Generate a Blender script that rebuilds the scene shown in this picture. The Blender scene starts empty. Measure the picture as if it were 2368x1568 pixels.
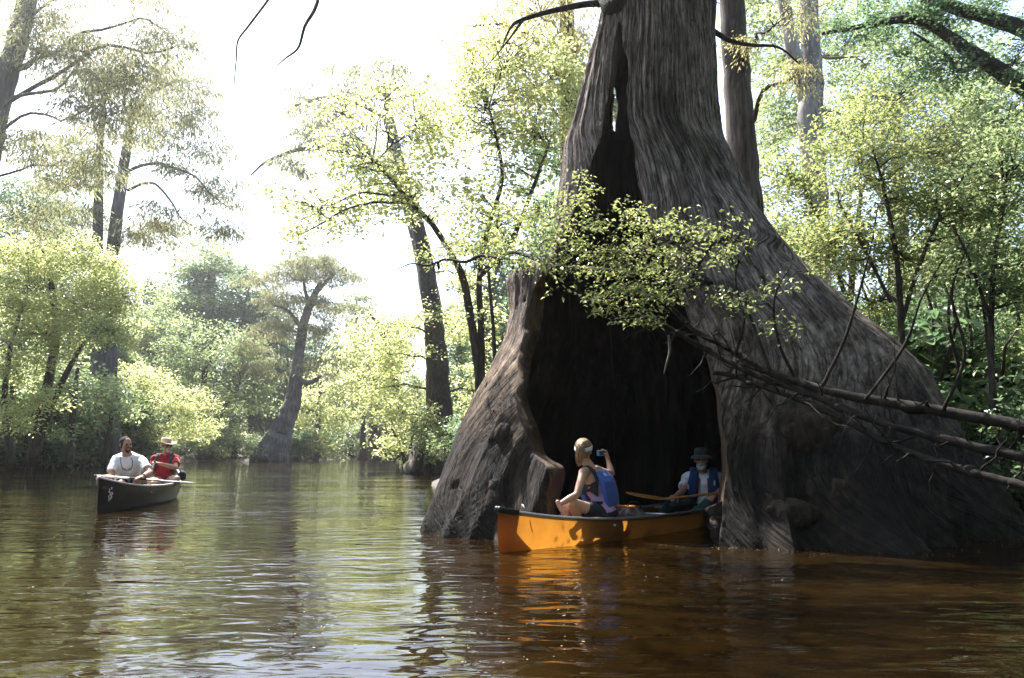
import bpy, bmesh, math, random
import numpy as np
from mathutils import Vector, Matrix
sc = bpy.context.scene
COL = sc.collection
R = math.radians

# ------------------------------------------------------------------ camera
CAM_Z, F_PX, W_PX, H_PX = 0.875, 1857.0, 2367.0, 1568.0     # metres; photo measured at 2367 px width
PITCH = math.atan((1045.0 - H_PX / 2) / F_PX)
cam_d = bpy.data.cameras.new('camera'); cam_d.sensor_width = 36.0
cam_d.lens = 36.0 * F_PX / W_PX
cam_d.clip_start = 0.05; cam_d.clip_end = 3000
cam = bpy.data.objects.new('camera', cam_d); COL.objects.link(cam)
cam.location = (0, 0, CAM_Z); cam.rotation_euler = (R(90) + PITCH, 0, 0)
sc.camera = cam

# ------------------------------------------------------------------ sky, sun, exposure
SUN_AZ, SUN_EL = R(-37.0), R(55.0)            # azimuth from +Y, negative = towards -X
w = bpy.data.worlds.new('World'); sc.world = w; w.use_nodes = True
nt = w.node_tree; nt.nodes.clear()
sky = nt.nodes.new('ShaderNodeTexSky'); sky.sky_type = 'NISHITA'; sky.sun_disc = False
sky.sun_elevation = SUN_EL; sky.sun_rotation = SUN_AZ
sky.air_density = 1.0; sky.dust_density = 2.5; sky.ozone_density = 1.0
bg = nt.nodes.new('ShaderNodeBackground'); bg.inputs['Strength'].default_value = 0.14
wo = nt.nodes.new('ShaderNodeOutputWorld')
nt.links.new(sky.outputs[0], bg.inputs[0]); nt.links.new(bg.outputs[0], wo.inputs[0])
sun_d = bpy.data.lights.new('sun', 'SUN'); sun_d.energy = 5.0; sun_d.angle = R(0.53); sun_d.color = (1.0, 0.975, 0.94)
sun = bpy.data.objects.new('sun', sun_d); COL.objects.link(sun)
SUN_DIR = Vector((math.sin(SUN_AZ) * math.cos(SUN_EL), math.cos(SUN_AZ) * math.cos(SUN_EL), math.sin(SUN_EL)))
sun.rotation_euler = SUN_DIR.to_track_quat('Z', 'Y').to_euler()
sun.location = SUN_DIR * 60
sc.view_settings.view_transform = 'Standard'; sc.view_settings.look = 'None'
sc.view_settings.exposure = 1.72; sc.view_settings.gamma = 1.0; sc.view_settings.use_curve_mapping = False
cy = sc.cycles
cy.use_denoising = True; cy.use_adaptive_sampling = True; cy.adaptive_threshold = 0.02
cy.max_bounces = 7; cy.diffuse_bounces = 3; cy.glossy_bounces = 3; cy.transmission_bounces = 5
cy.transparent_max_bounces = 8; cy.volume_bounces = 0; cy.sample_clamp_indirect = 6.0; cy.sample_clamp_direct = 0
cy.caustics_refractive = False; cy.blur_glossy = 0.5

# ------------------------------------------------------------------ helpers
_cp, _sp = math.cos(PITCH), math.sin(PITCH)
def at(px, py, Y):
    """photo position (2367 px wide) at world distance Y (along +Y) -> world point"""
    a = (px - W_PX / 2) / F_PX; b = (H_PX / 2 - py) / F_PX
    dy = _cp - b * _sp; dz = _sp + b * _cp
    return np.array([a / dy * Y, Y, CAM_Z + dz / dy * Y])
def to_px(P):
    P = np.asarray(P, float); d = P - np.array([0, 0, CAM_Z])
    zc = d[..., 1] * _cp + d[..., 2] * _sp; yc = -d[..., 1] * _sp + d[..., 2] * _cp
    zc = np.maximum(zc, 1e-3)
    return np.stack([W_PX / 2 + F_PX * d[..., 0] / zc, H_PX / 2 - F_PX * yc / zc], -1)
def m_px(Y): return Y / F_PX

_rs = np.random.RandomState(7); _TAB = _rs.rand(65536).astype(np.float64)
def vnoise(x, y, z, seed=0):
    xi = np.floor(x).astype(np.int64); yi = np.floor(y).astype(np.int64); zi = np.floor(z).astype(np.int64)
    xf = x - xi; yf = y - yi; zf = z - zi
    u = xf * xf * (3 - 2 * xf); v = yf * yf * (3 - 2 * yf); t = zf * zf * (3 - 2 * zf)
    def h(a, b, c): return _TAB[((a * 73856093) ^ (b * 19349663) ^ (c * 83492791) ^ (seed * 2654435)) & 65535]
    def l(a, b, k): return a + (b - a) * k
    return l(l(l(h(xi, yi, zi), h(xi+1, yi, zi), u), l(h(xi, yi+1, zi), h(xi+1, yi+1, zi), u), v),
             l(l(h(xi, yi, zi+1), h(xi+1, yi, zi+1), u), l(h(xi, yi+1, zi+1), h(xi+1, yi+1, zi+1), u), v), t)

def mesh_np(name, V, F, smooth=True):
    """V (n,3); F list of (m,k) int arrays"""
    me = bpy.data.meshes.new(name); V = np.asarray(V, np.float32)
    if not isinstance(F, (list, tuple)): F = [F]
    F = [np.asarray(f, np.int32) for f in F if len(f)]
    me.vertices.add(len(V)); me.vertices.foreach_set('co', V.ravel())
    nl = sum(f.size for f in F); npoly = sum(len(f) for f in F)
    me.loops.add(nl); me.polygons.add(npoly)
    me.loops.foreach_set('vertex_index', np.concatenate([f.ravel() for f in F]))
    tot = np.concatenate([np.full(len(f), f.shape[1], np.int32) for f in F])
    st = np.concatenate([[0], np.cumsum(tot)[:-1]]).astype(np.int32)
    me.polygons.foreach_set('loop_start', st); me.polygons.foreach_set('loop_total', tot)
    me.polygons.foreach_set('use_smooth', np.full(npoly, smooth))
    me.update(calc_edges=True)
    return me
def link(name, me, mat=None, parent=None):
    o = bpy.data.objects.new(name, me); COL.objects.link(o)
    if mat is not None and not me.materials: me.materials.append(mat)
    if parent is not None: o.parent = parent
    return o
def tag(o, label=None, cat=None, group=None, kind=None):
    if label: o['label'] = label
    if cat: o['category'] = cat
    if group: o['group'] = group
    if kind: o['kind'] = kind
    return o
def empty(name, loc=(0, 0, 0)):
    o = bpy.data.objects.new(name, None); COL.objects.link(o); o.location = loc; o.empty_display_size = 0.2
    return o
def child(name, me, mat, parent):
    """part in world coordinates under an empty that is not rotated"""
    o = link(name, me, mat, parent)
    o.location = -Vector(parent.location) if parent.parent is None else (0, 0, 0)
    return o

class Buf:
    def __init__(s): s.V = []; s.Q = []; s.T = []; s.n = 0
    def add(s, V, Q=None, T=None):
        V = np.asarray(V, float)
        s.V.append(V)
        if Q is not None and len(Q): s.Q.append(np.asarray(Q, np.int64) + s.n)
        if T is not None and len(T): s.T.append(np.asarray(T, np.int64) + s.n)
        s.n += len(V)
    def mesh(s, name, smooth=True):
        V = np.concatenate(s.V)
        F = []
        if s.Q: F.append(np.concatenate(s.Q))
        if s.T: F.append(np.concatenate(s.T))
        return mesh_np(name, V, F, smooth)

def spline(P, n):
    """Catmull-Rom resample of rows P to n rows"""
    P = np.asarray(P, float)
    if len(P) == 2:
        t = np.linspace(0, 1, n)[:, None]; return P[0] * (1 - t) + P[1] * t
    E = np.vstack([2 * P[0] - P[1], P, 2 * P[-1] - P[-2]])
    k = len(P) - 1; t = np.linspace(0, k - 1e-9, n); i = t.astype(int); f = (t - i)[:, None]
    a, b, c, d = E[i], E[i+1], E[i+2], E[i+3]
    return 0.5 * (2*b + (c-a)*f + (2*a-5*b+4*c-d)*f*f + (-a+3*b-3*c+d)*f**3)
def tube(buf, P, rad, seg=6, cap=True):
    P = np.asarray(P, float); n = len(P); rad = np.broadcast_to(np.asarray(rad, float), (n,))
    T = np.gradient(P, axis=0); T /= np.linalg.norm(T, axis=1)[:, None] + 1e-12
    up = np.array([0, 0, 1.0]) if abs(T[:, 2]).mean() < 0.8 else np.array([0.0, 1.0, 0.0])
    A = np.cross(T, up); A /= np.linalg.norm(A, axis=1)[:, None] + 1e-9
    B = np.cross(A, T)
    th = np.arange(seg) * 2 * np.pi / seg
    V = P[:, None, :] + rad[:, None, None] * (np.cos(th)[None, :, None] * A[:, None, :] + np.sin(th)[None, :, None] * B[:, None, :])
    i = np.arange(n - 1)[:, None] * seg; j = np.arange(seg)[None, :]; j2 = (j + 1) % seg
    Q = np.stack([i + j, i + j2, i + seg + j2, i + seg + j], -1).reshape(-1, 4)
    V = V.reshape(-1, 3); Tt = None
    if cap:
        V = np.vstack([V, P[:1], P[-1:]]); a, b = n * seg, n * seg + 1
        jj = np.arange(seg); j3 = (jj + 1) % seg
        Tt = np.vstack([np.stack([jj * 0 + a, j3, jj], -1), np.stack([jj * 0 + b, (n-1)*seg + jj, (n-1)*seg + j3], -1)])
    buf.add(V, Q, Tt)
def box_v(c, s, rot=None):
    c = np.asarray(c, float); s = np.asarray(s, float) / 2
    V = np.array([[x, y, z] for x in (-1, 1) for y in (-1, 1) for z in (-1, 1)], float) * s
    if rot is not None: V = V @ np.asarray(rot, float).T
    Q = np.array([[0,1,3,2],[4,6,7,5],[0,4,5,1],[2,3,7,6],[0,2,6,4],[1,5,7,3]])
    return V + c, Q
def unit(v): v = np.asarray(v, float); return v / (np.linalg.norm(v) + 1e-12)

# ------------------------------------------------------------------ materials
def new_mat(name):
    m = bpy.data.materials.new(name); m.use_nodes = True; t = m.node_tree; t.nodes.clear()
    o = t.nodes.new('ShaderNodeOutputMaterial'); return m, t, o
def N(t, typ, **kw):
    n = t.nodes.new(typ)
    for k, v in kw.items():
        if k in n.inputs.keys(): n.inputs[k].default_value = v
        else: setattr(n, k, v)
    return n
def ramp(t, stops):
    r = t.nodes.new('ShaderNodeValToRGB'); e = r.color_ramp.elements
    while len(e) < len(stops): e.new(0.5)
    for q, (p, c) in zip(e, stops): q.position = p; q.color = (*c, 1) if len(c) == 3 else c
    return r
def simple(name, col, rough=0.6, spec=0.4, metal=0.0, var=0.12, vscale=14.0, bump=0.0, bscale=60.0, sheen=0.0, stretch=None):
    m, t, o = new_mat(name)
    p = N(t, 'ShaderNodeBsdfPrincipled'); p.inputs['Roughness'].default_value = rough
    p.inputs['Specular IOR Level'].default_value = spec; p.inputs['Metallic'].default_value = metal
    if sheen: p.inputs['Sheen Weight'].default_value = sheen
    tc = N(t, 'ShaderNodeTexCoord'); src = tc.outputs['Object']
    if stretch:
        mp = N(t, 'ShaderNodeMapping'); mp.inputs['Scale'].default_value = stretch; t.links.new(src, mp.inputs[0]); src = mp.outputs[0]
    nz = N(t, 'ShaderNodeTexNoise', Scale=vscale, Detail=4.0); t.links.new(src, nz.inputs['Vector'])
    r = ramp(t, [(0.3, [c * (1 - var) for c in col]), (0.7, [min(1, c * (1 + var)) for c in col])])
    t.links.new(nz.outputs['Fac'], r.inputs[0]); t.links.new(r.outputs[0], p.inputs['Base Color'])
    if bump:
        nb = N(t, 'ShaderNodeTexNoise', Scale=bscale, Detail=3.0); t.links.new(src, nb.inputs['Vector'])
        b = N(t, 'ShaderNodeBump', Strength=bump, Distance=0.01); t.links.new(nb.outputs['Fac'], b.inputs['Height'])
        t.links.new(b.outputs[0], p.inputs['Normal'])
    t.links.new(p.outputs[0], o.inputs[0]); return m
def leaf_mat(name, c1, c2, tr1, tr2, tfac=0.5, gloss=0.35, spec=0.5):
    """per-leaf colour between c1 and c2; light through the blade between tr1 and tr2"""
    m, t, o = new_mat(name)
    g = N(t, 'ShaderNodeNewGeometry'); rnd = g.outputs['Random Per Island']
    a = ramp(t, [(0.0, c1), (0.92, c2), (1.0, [c2[0] * 2.2, c2[1] * 1.4, c2[2]])]); t.links.new(rnd, a.inputs[0])
    b = ramp(t, [(0.0, tr1), (1.0, tr2)]); t.links.new(rnd, b.inputs[0])
    p = N(t, 'ShaderNodeBsdfPrincipled'); p.inputs['Roughness'].default_value = gloss; p.inputs['Specular IOR Level'].default_value = spec
    t.links.new(a.outputs[0], p.inputs['Base Color'])
    tl = N(t, 'ShaderNodeBsdfTranslucent'); t.links.new(b.outputs[0], tl.inputs['Color'])
    mx = N(t, 'ShaderNodeMixShader'); mx.inputs[0].default_value = tfac
    t.links.new(p.outputs[0], mx.inputs[1]); t.links.new(tl.outputs[0], mx.inputs[2]); t.links.new(mx.outputs[0], o.inputs[0])
    return m
def bark_mat(name, dark, mid, light, scale=(9, 9, 1.2), moss=None, bump=0.5, dist=0.03):
    m, t, o = new_mat(name)
    tc = N(t, 'ShaderNodeTexCoord'); mp = N(t, 'ShaderNodeMapping'); mp.inputs['Scale'].default_value = scale
    t.links.new(tc.outputs['Object'], mp.inputs[0])
    nz = N(t, 'ShaderNodeTexNoise', Scale=1.6, Detail=7.0, Roughness=0.62, Distortion=0.4); t.links.new(mp.outputs[0], nz.inputs['Vector'])
    big = N(t, 'ShaderNodeTexNoise', Scale=0.9, Detail=3.0); t.links.new(tc.outputs['Object'], big.inputs['Vector'])
    r = ramp(t, [(0.3, dark), (0.5, mid), (0.72, light)]); t.links.new(nz.outputs['Fac'], r.inputs[0])
    p = N(t, 'ShaderNodeBsdfPrincipled'); p.inputs['Roughness'].default_value = 0.85; p.inputs['Specular IOR Level'].default_value = 0.25
    col = r.outputs[0]
    br = ramp(t, [(0.35, (0.55, 0.52, 0.5)), (0.65, (1.1, 1.08, 1.05))]); t.links.new(big.outputs['Fac'], br.inputs[0])
    mu = N(t, 'ShaderNodeMix', data_type='RGBA', blend_type='MULTIPLY'); mu.inputs[0].default_value = 1.0
    t.links.new(col, mu.inputs[6]); t.links.new(br.outputs[0], mu.inputs[7]); col = mu.outputs[2]
    if moss:
        mn = N(t, 'ShaderNodeTexNoise', Scale=2.3, Detail=5.0); t.links.new(tc.outputs['Object'], mn.inputs['Vector'])
        mr = ramp(t, [(0.5, (0, 0, 0)), (0.62, (1, 1, 1))]); t.links.new(mn.outputs['Fac'], mr.inputs[0])
        mm = N(t, 'ShaderNodeMix', data_type='RGBA'); t.links.new(mr.outputs[0], mm.inputs[0]); t.links.new(col, mm.inputs[6]); mm.inputs[7].default_value = (*moss, 1); col = mm.outputs[2]
    t.links.new(col, p.inputs['Base Color'])
    fine = N(t, 'ShaderNodeTexNoise', Scale=6.0, Detail=6.0, Roughness=0.7); t.links.new(mp.outputs[0], fine.inputs['Vector'])
    b1 = N(t, 'ShaderNodeBump', Strength=bump, Distance=dist); t.links.new(nz.outputs['Fac'], b1.inputs['Height'])
    b2 = N(t, 'ShaderNodeBump', Strength=bump * 0.8, Distance=dist * 0.3); t.links.new(fine.outputs['Fac'], b2.inputs['Height']); t.links.new(b1.outputs[0], b2.inputs['Normal'])
    t.links.new(b2.outputs[0], p.inputs['Normal']); t.links.new(p.outputs[0], o.inputs[0]); return m

M = {}
M['bark'] = bark_mat('cypress bark', (0.035, 0.028, 0.024), (0.11, 0.09, 0.082), (0.22, 0.19, 0.18))
M['bark_pale'] = bark_mat('pale bark', (0.16, 0.145, 0.135), (0.34, 0.31, 0.29), (0.48, 0.45, 0.42), scale=(6, 6, 0.8))
M['bark_dark'] = bark_mat('dark bark', (0.02, 0.016, 0.013), (0.055, 0.045, 0.036), (0.12, 0.10, 0.08), scale=(12, 12, 3))
M['bark_grey'] = bark_mat('grey bark', (0.05, 0.045, 0.042), (0.13, 0.12, 0.115), (0.22, 0.205, 0.2), scale=(5, 5, 0.7))
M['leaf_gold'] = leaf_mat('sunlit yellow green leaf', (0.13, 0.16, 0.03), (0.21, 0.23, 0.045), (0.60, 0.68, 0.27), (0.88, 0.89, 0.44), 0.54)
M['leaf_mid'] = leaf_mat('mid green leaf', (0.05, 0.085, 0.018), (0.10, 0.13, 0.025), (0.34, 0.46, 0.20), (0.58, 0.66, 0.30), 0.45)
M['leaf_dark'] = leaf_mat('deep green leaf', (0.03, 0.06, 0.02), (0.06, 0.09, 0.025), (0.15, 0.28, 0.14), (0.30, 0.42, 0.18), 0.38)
M['leaf_shiny'] = leaf_mat('glossy leaf', (0.05, 0.085, 0.018), (0.09, 0.13, 0.025), (0.36, 0.46, 0.16), (0.68, 0.68, 0.26), 0.38, gloss=0.24, spec=1.0)
M['needle'] = leaf_mat('cypress needles', (0.07, 0.085, 0.025), (0.13, 0.125, 0.035), (0.38, 0.42, 0.22), (0.58, 0.55, 0.28), 0.46, gloss=0.55, spec=0.3)
M['needle_gold'] = leaf_mat('autumn cypress needles', (0.12, 0.12, 0.025), (0.19, 0.16, 0.035), (0.64, 0.62, 0.26), (0.88, 0.80, 0.38), 0.56, gloss=0.55, spec=0.3)

# ================================================================== ground, river, haze
RIVER = np.array([(16,-60),(11,-8),(8.2,3),(7.2,8),(6.2,11.5),(3.4,14.0),(0.2,15.2),(-1.6,18),(-2.6,30),(-2.9,35),(-4.2,40),(-6.5,60),(-10,85),(-13,99),
                  (-20,99),(-20.5,84),(-23,77.5),(-30,78),(-33.5,70),(-29.5,55),(-26.2,46),(-24,41.5),(-23.5,35),(-26,25),(-24,10),(-20,-10),(-20,-60)], float)
def poly_sd(X, Y, P):
    """signed distance, negative inside"""
    d = np.full(X.shape, 1e9); ins = np.zeros(X.shape, bool); n = len(P)
    for i in range(n):
        a, b = P[i], P[(i + 1) % n]; e = b - a
        t = np.clip(((X - a[0]) * e[0] + (Y - a[1]) * e[1]) / (e @ e), 0, 1)
        d = np.minimum(d, np.hypot(X - a[0] - t * e[0], Y - a[1] - t * e[1]))
        c = ((a[1] > Y) != (b[1] > Y)) & (X < (b[0] - a[0]) * (Y - a[1]) / (b[1] - a[1] + 1e-12) + a[0])
        ins ^= c
    return np.where(ins, -d, d)
def ground_z(X, Y):
    X = np.asarray(X, float); Y = np.asarray(Y, float)
    d = poly_sd(X, Y, RIVER) + (vnoise(X * .5, Y * .5, X * 0, 3) - .5) * 1.0
    n = (vnoise(X * .35, Y * .35, X * 0, 1) - .5) * .35 + (vnoise(X * 1.3, Y * 1.3, X * 0, 2) - .5) * .14
    up = .42 * (1 - np.exp(-np.maximum(d, 0) / .8)) + .014 * np.minimum(np.maximum(d, 0), 60) + n * np.clip(d / 1.0, 0, 1)
    return np.where(d > 0, up, np.maximum(d * .5, -1.1))
s_ = np.linspace(-1, 1, 300)
gx = np.sinh(s_ * 3.4) / math.sinh(3.4) * 600 - 6; gy = np.sinh(s_ * 3.1) / math.sinh(3.1) * 600 + 30
GX, GY = np.meshgrid(gx, gy, indexing='ij'); GZ = ground_z(GX, GY)
n_ = len(s_); ii = (np.arange(n_ - 1)[:, None] * n_ + np.arange(n_ - 1)[None, :]).ravel()
m, t, o = new_mat('mud and leaf litter')
tc = N(t, 'ShaderNodeTexCoord'); p = N(t, 'ShaderNodeBsdfPrincipled', Roughness=0.8)
nz = N(t, 'ShaderNodeTexNoise', Scale=3.0, Detail=8.0, Roughness=0.7); t.links.new(tc.outputs['Object'], nz.inputs['Vector'])
r = ramp(t, [(0.3, (0.025, 0.018, 0.012)), (0.5, (0.06, 0.045, 0.03)), (0.68, (0.12, 0.085, 0.05))]); t.links.new(nz.outputs['Fac'], r.inputs[0])
t.links.new(r.outputs[0], p.inputs['Base Color'])
nb = N(t, 'ShaderNodeTexNoise', Scale=14.0, Detail=6.0); t.links.new(tc.outputs['Object'], nb.inputs['Vector'])
b = N(t, 'ShaderNodeBump', Strength=0.8, Distance=0.06); t.links.new(nb.outputs['Fac'], b.inputs['Height']); t.links.new(b.outputs[0], p.inputs['Normal'])
t.links.new(p.outputs[0], o.inputs[0]); M['mud'] = m
gr = link('ground', mesh_np('ground', np.stack([GX, GY, GZ], -1).reshape(-1, 3), np.stack([ii, ii + n_, ii + n_ + 1, ii + 1], -1)), M['mud'])
tag(gr, 'dark muddy river bank strewn with leaf litter', kind='structure')

# water: tannin-brown river with small wind ripples
m, t, o = new_mat('tannin river water')
tc = N(t, 'ShaderNodeTexCoord'); geo = tc.outputs['Object']
p = N(t, 'ShaderNodeBsdfPrincipled', Roughness=0.025, IOR=1.333); p.inputs['Specular IOR Level'].default_value = 0.5
mud = N(t, 'ShaderNodeTexNoise', Scale=0.55, Detail=3.0); t.links.new(geo, mud.inputs['Vector'])
r = ramp(t, [(0.3, (0.006, 0.0030, 0.0007)), (0.7, (0.020, 0.0112, 0.0028))]); t.links.new(mud.outputs['Fac'], r.inputs[0]); t.links.new(r.outputs[0], p.inputs['Base Color'])
def wave(scale, mult, detail, dist, rot=0.0):
    mp = N(t, 'ShaderNodeMapping'); mp.inputs['Scale'].default_value = scale; mp.inputs['Rotation'].default_value = (0, 0, rot)
    t.links.new(geo, mp.inputs[0])
    n1 = N(t, 'ShaderNodeTexNoise', Scale=mult, Detail=detail, Roughness=0.45, Distortion=dist); t.links.new(mp.outputs[0], n1.inputs['Vector'])
    return n1.outputs['Fac']
w1 = wave((2.0, 4.4, 1), 1.0, 2.0, 0.6, R(5)); w2 = wave((5.0, 10.0, 1), 1.0, 2.0, 0.5, R(-9)); w3 = wave((0.16, 0.35, 1), 1.0, 1.0, 0.2, R(12))
cal = N(t, 'ShaderNodeTexNoise', Scale=0.22, Detail=2.0); t.links.new(geo, cal.inputs['Vector'])
cr = ramp(t, [(0.38, (0.22, 0.22, 0.22)), (0.65, (1, 1, 1))]); t.links.new(cal.outputs['Fac'], cr.inputs[0])
def bump(h, dist, prev=None, strength=None):
    bb = N(t, 'ShaderNodeBump', Strength=1.0, Distance=dist); t.links.new(h, bb.inputs['Height'])
    if strength is not None: t.links.new(strength, bb.inputs['Strength'])
    if prev is not None: t.links.new(prev, bb.inputs['Normal'])
    return bb.outputs[0]
nn = bump(w3, 0.09); nn = bump(w1, 0.037, nn, cr.outputs[0]); nn = bump(w2, 0.0075, nn, cr.outputs[0])
t.links.new(nn, p.inputs['Normal']); t.links.new(p.outputs[0], o.inputs[0]); M['water'] = m
wv = np.array([(-60,-62,0),(30,-62,0),(30,110,0),(-60,110,0)], float)
tag(link('river_water', mesh_np('river_water', wv, [np.array([[0,1,2,3]])]), M['water']), 'brown rippled river water reflecting trees and bright sky', kind='structure')

# humid air: pale even haze round everything
m, t, o = new_mat('humid air')
v = N(t, 'ShaderNodeVolumePrincipled'); v.inputs['Color'].default_value = (0.97, 0.97, 0.95, 1); v.inputs['Density'].default_value = 0.0006; v.inputs['Anisotropy'].default_value = 0.72
t.links.new(v.outputs[0], o.inputs['Volume']); m.cycles.homogeneous_volume = True
hv, hq = box_v((-6, 30, 22.9), (1230, 1230, 50.2))
hz = link('haze', mesh_np('haze', hv, [hq], False), m); tag(hz, 'pale humid haze hanging over the river', kind='stuff'); hz.display_type = 'WIRE'

# ================================================================== vegetation helpers
def leaves(buf, C, L, Wd, D, Nn, fold=0.18, droop=0.12):
    n = len(C); D = D / (np.linalg.norm(D, axis=1)[:, None] + 1e-9)
    S = np.cross(D, Nn); S /= np.linalg.norm(S, axis=1)[:, None] + 1e-9
    U = np.cross(S, D); L = np.broadcast_to(L, (n,))[:, None]; Wd = np.broadcast_to(Wd, (n,))[:, None]
    a = C; b = C + .45 * L * D + .5 * Wd * S + fold * Wd * U; c = C + L * D - droop * L * U; d = C + .45 * L * D - .5 * Wd * S + fold * Wd * U
    V = np.stack([a, b, c, d], 1).reshape(-1, 3)
    buf.add(V, np.arange(4 * n).reshape(-1, 4))
DENS = 0.5
def cluster_leaves(buf, ctr, rad, m, L, Wd, style, rs, flat=0.5):
    m = max(12, int(m * DENS)); k = len(ctr); n = k * m
    c = np.repeat(ctr, m, 0); r = np.repeat(rad, m)[:, None]
    g = rs.normal(0, 1, (n, 3)); g /= np.linalg.norm(g, axis=1)[:, None]; g *= rs.rand(n, 1) ** .5
    # each cluster has its own tilt, so that it reads as a spray
    ax = rs.normal(0, .28, (k, 2)); ax = np.repeat(ax, m, 0)
    off = g * np.array([1, 1, flat]); off[:, 2] += off[:, 0] * ax[:, 0] + off[:, 1] * ax[:, 1]
    if style == 'needle': off[:, 2] -= .28 * (off[:, 0] ** 2 + off[:, 1] ** 2)
    if style == 'droop': off[:, 2] -= .5 * (off[:, 0] ** 2 + off[:, 1] ** 2)
    P = c + off * r
    az = rs.rand(n) * 2 * np.pi
    if style in ('needle', 'droop'):
        D = np.stack([off[:, 0] + .5 * np.cos(az), off[:, 1] + .5 * np.sin(az), -.35 - .5 * rs.rand(n)], -1)
        Nn = np.stack([rs.normal(0, .5, n), rs.normal(0, .5, n), np.ones(n)], -1)
    else:
        D = np.stack([np.cos(az), np.sin(az), rs.normal(-.25, .4, n)], -1)
        Nn = np.stack([rs.normal(0, .45, n), rs.normal(0, .45, n), np.ones(n)], -1)
    sc_ = .55 + .85 * rs.rand(n) ** 1.3
    leaves(buf, P, L * sc_, Wd * sc_, D, Nn)
def in_ball(rs, n, p=.45):
    g = rs.normal(0, 1, (n, 3)); g /= np.linalg.norm(g, axis=1)[:, None]
    return g * rs.rand(n, 1) ** p
def limb_path(a, b, rs, lift=.12, jit=.06, n=7):
    a = np.asarray(a, float); b = np.asarray(b, float); L = np.linalg.norm(b - a); t = np.linspace(0, 1, n)[:, None]
    P = a * (1 - t) + b * t; P[:, 2] += (4 * t * (1 - t))[:, 0] * lift * L
    P[1:-1] += rs.normal(0, jit * L / 2, (n - 2, 3)); return P
TREES = {}
def grow(name, label, cat, stems, blobs, leafm, barkm, cr=.8, m=150, L=.16, Wd=.09, style='broad', seed=0, group=None, seg=9,
         flat=.5, limb_r=1.0, lift=.12, twig_r=1.0, base=None, twigs=True, extra=None):
    """stems: list of [(px,py,Y,width_px), ...]; blobs: (px,py,rx,ry,Y,rdepth_m,nclusters)"""
    rs = np.random.RandomState(seed); wood = Buf(); lv = Buf(); SP = []; SR = []
    for st in stems:
        P = np.array([at(a, b, c) for a, b, c, d in st]); rr = np.array([d * m_px(c) / 2 for a, b, c, d in st])
        n = max(8, 5 * len(st)); Q = spline(P, n); q = np.interp(np.linspace(0, 1, n), np.linspace(0, 1, len(st)), rr)
        Q[1:-1] += rs.normal(0, .045, (n - 2, 3)) * q[1:-1, None]
        tube(wood, Q, q, seg); SP.append(Q); SR.append(q)
    if base is None:
        b0 = SP[0][np.argmin(SP[0][:, 2])]; base = (b0[0], b0[1], max(0.0, b0[2]))
    SP = np.concatenate(SP); SR = np.concatenate(SR)
    for bl in blobs:
        px, py, rx, ry, Y, rd, nc = bl[:7]
        c = at(px, py, Y); s = np.array([rx * m_px(Y), rd, ry * m_px(Y)])
        dist = np.linalg.norm(SP - c, axis=1); cost = dist + .8 * np.maximum(0, SP[:, 2] - c[2] + .15 * dist)
        k = np.argmin(cost); a = SP[k]; ln = dist[k]
        r0 = min(.62 * SR[k], (.012 * ln + .03)) * limb_r
        P = limb_path(a, c, rs, lift); tube(wood, spline(P, 12), np.linspace(r0, r0 * .35, 12), 6)
        P2 = spline(P, 14)[3:]
        cc = c + in_ball(rs, nc) * s
        if twigs:
            cand = np.concatenate([P2, SP]) if ln > 3 * s.max() else np.concatenate([P2, SP])
            for q in cc:
                dd = np.linalg.norm(cand - q, axis=1) + .5 * np.maximum(0, cand[:, 2] - q[2])
                j = np.argmin(dd); l2 = dd[j]
                if l2 < .15: continue
                tp = limb_path(cand[j], q, rs, .08, .09, 5); rt = (.006 * l2 + .008) * twig_r
                tube(wood, tp, np.linspace(rt, rt * .3, 5), 4, False)
        cluster_leaves(lv, cc, cr * (.6 + .7 * rs.rand(nc)), m, L, Wd, style, rs, flat)
    e = empty(name, base); tag(e, label, cat, group)
    child('trunk', wood.mesh('trunk'), barkm, e)
    if lv.n: child('crown', lv.mesh('crown', False), leafm, e)
    return e
def clone(src, loc, rz=0, s=1.0, label=None, group=None, sz=None):
    r = src.copy(); COL.objects.link(r); r.location = loc; r.rotation_euler = (0, 0, rz); r.scale = (s, s, sz or s)
    if label: r['label'] = label
    if group: r['group'] = group
    for ch in src.children:
        c = ch.copy(); COL.objects.link(c); c.parent = r
    return r

# ================================================================== the great hollow cypress
AX_Y = 10.3
RS = [(1650,-1100),(1648,-400),(1650,0),(1645,100),(1655,250),(1668,330),(1702,400),(1738,480),(1790,560),(1840,620),(1900,680),(1960,740),(2040,800),(2110,870),(2146,950),(2176,1010),(2192,1080),(2200,1140),(2206,1200),(2212,1300)]
LS = [(1440,-1100),(1425,-400),(1398,0),(1385,60),(1360,150),(1330,270),(1305,340),(1295,420),(1285,520),(1276,590),(1268,612),(1178,632),(1172,655),(1178,690),(1180,725),(1165,790),(1130,860),(1090,930),(1060,1000),(1040,1060),(1012,1140),(998,1190),(990,1300)]
def prof(S):
    P = np.array([at(x, y, AX_Y) for x, y in S]); i = np.argsort(P[:, 2]); return P[i, 2], P[i, 0]
zr, xr = prof(RS); zl, xl = prof(LS)
NT, NZ = 520, 380
zz = np.concatenate([np.linspace(-.5, 7.4, NZ - 30), np.linspace(7.5, 14.5, 30)])
def sm(a, k=3):
    for _ in range(k): a = np.concatenate([a[:1], (a[:-2] + 2 * a[1:-1] + a[2:]) / 4, a[-1:]])
    return a
XR = sm(np.interp(zz, zr, xr), 8); XL = sm(np.interp(zz, zl, xl), 4)
CX = (XR + XL) / 2; HA = (XR - XL) / 2
BF = sm(np.interp(zz, [-.5,0,.4,1,1.6,2.2,3,4,5,6.5,14], [3.05,2.9,2.65,2.35,2.05,1.85,1.5,1.08,.88,.78,.6]), 10)
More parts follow.
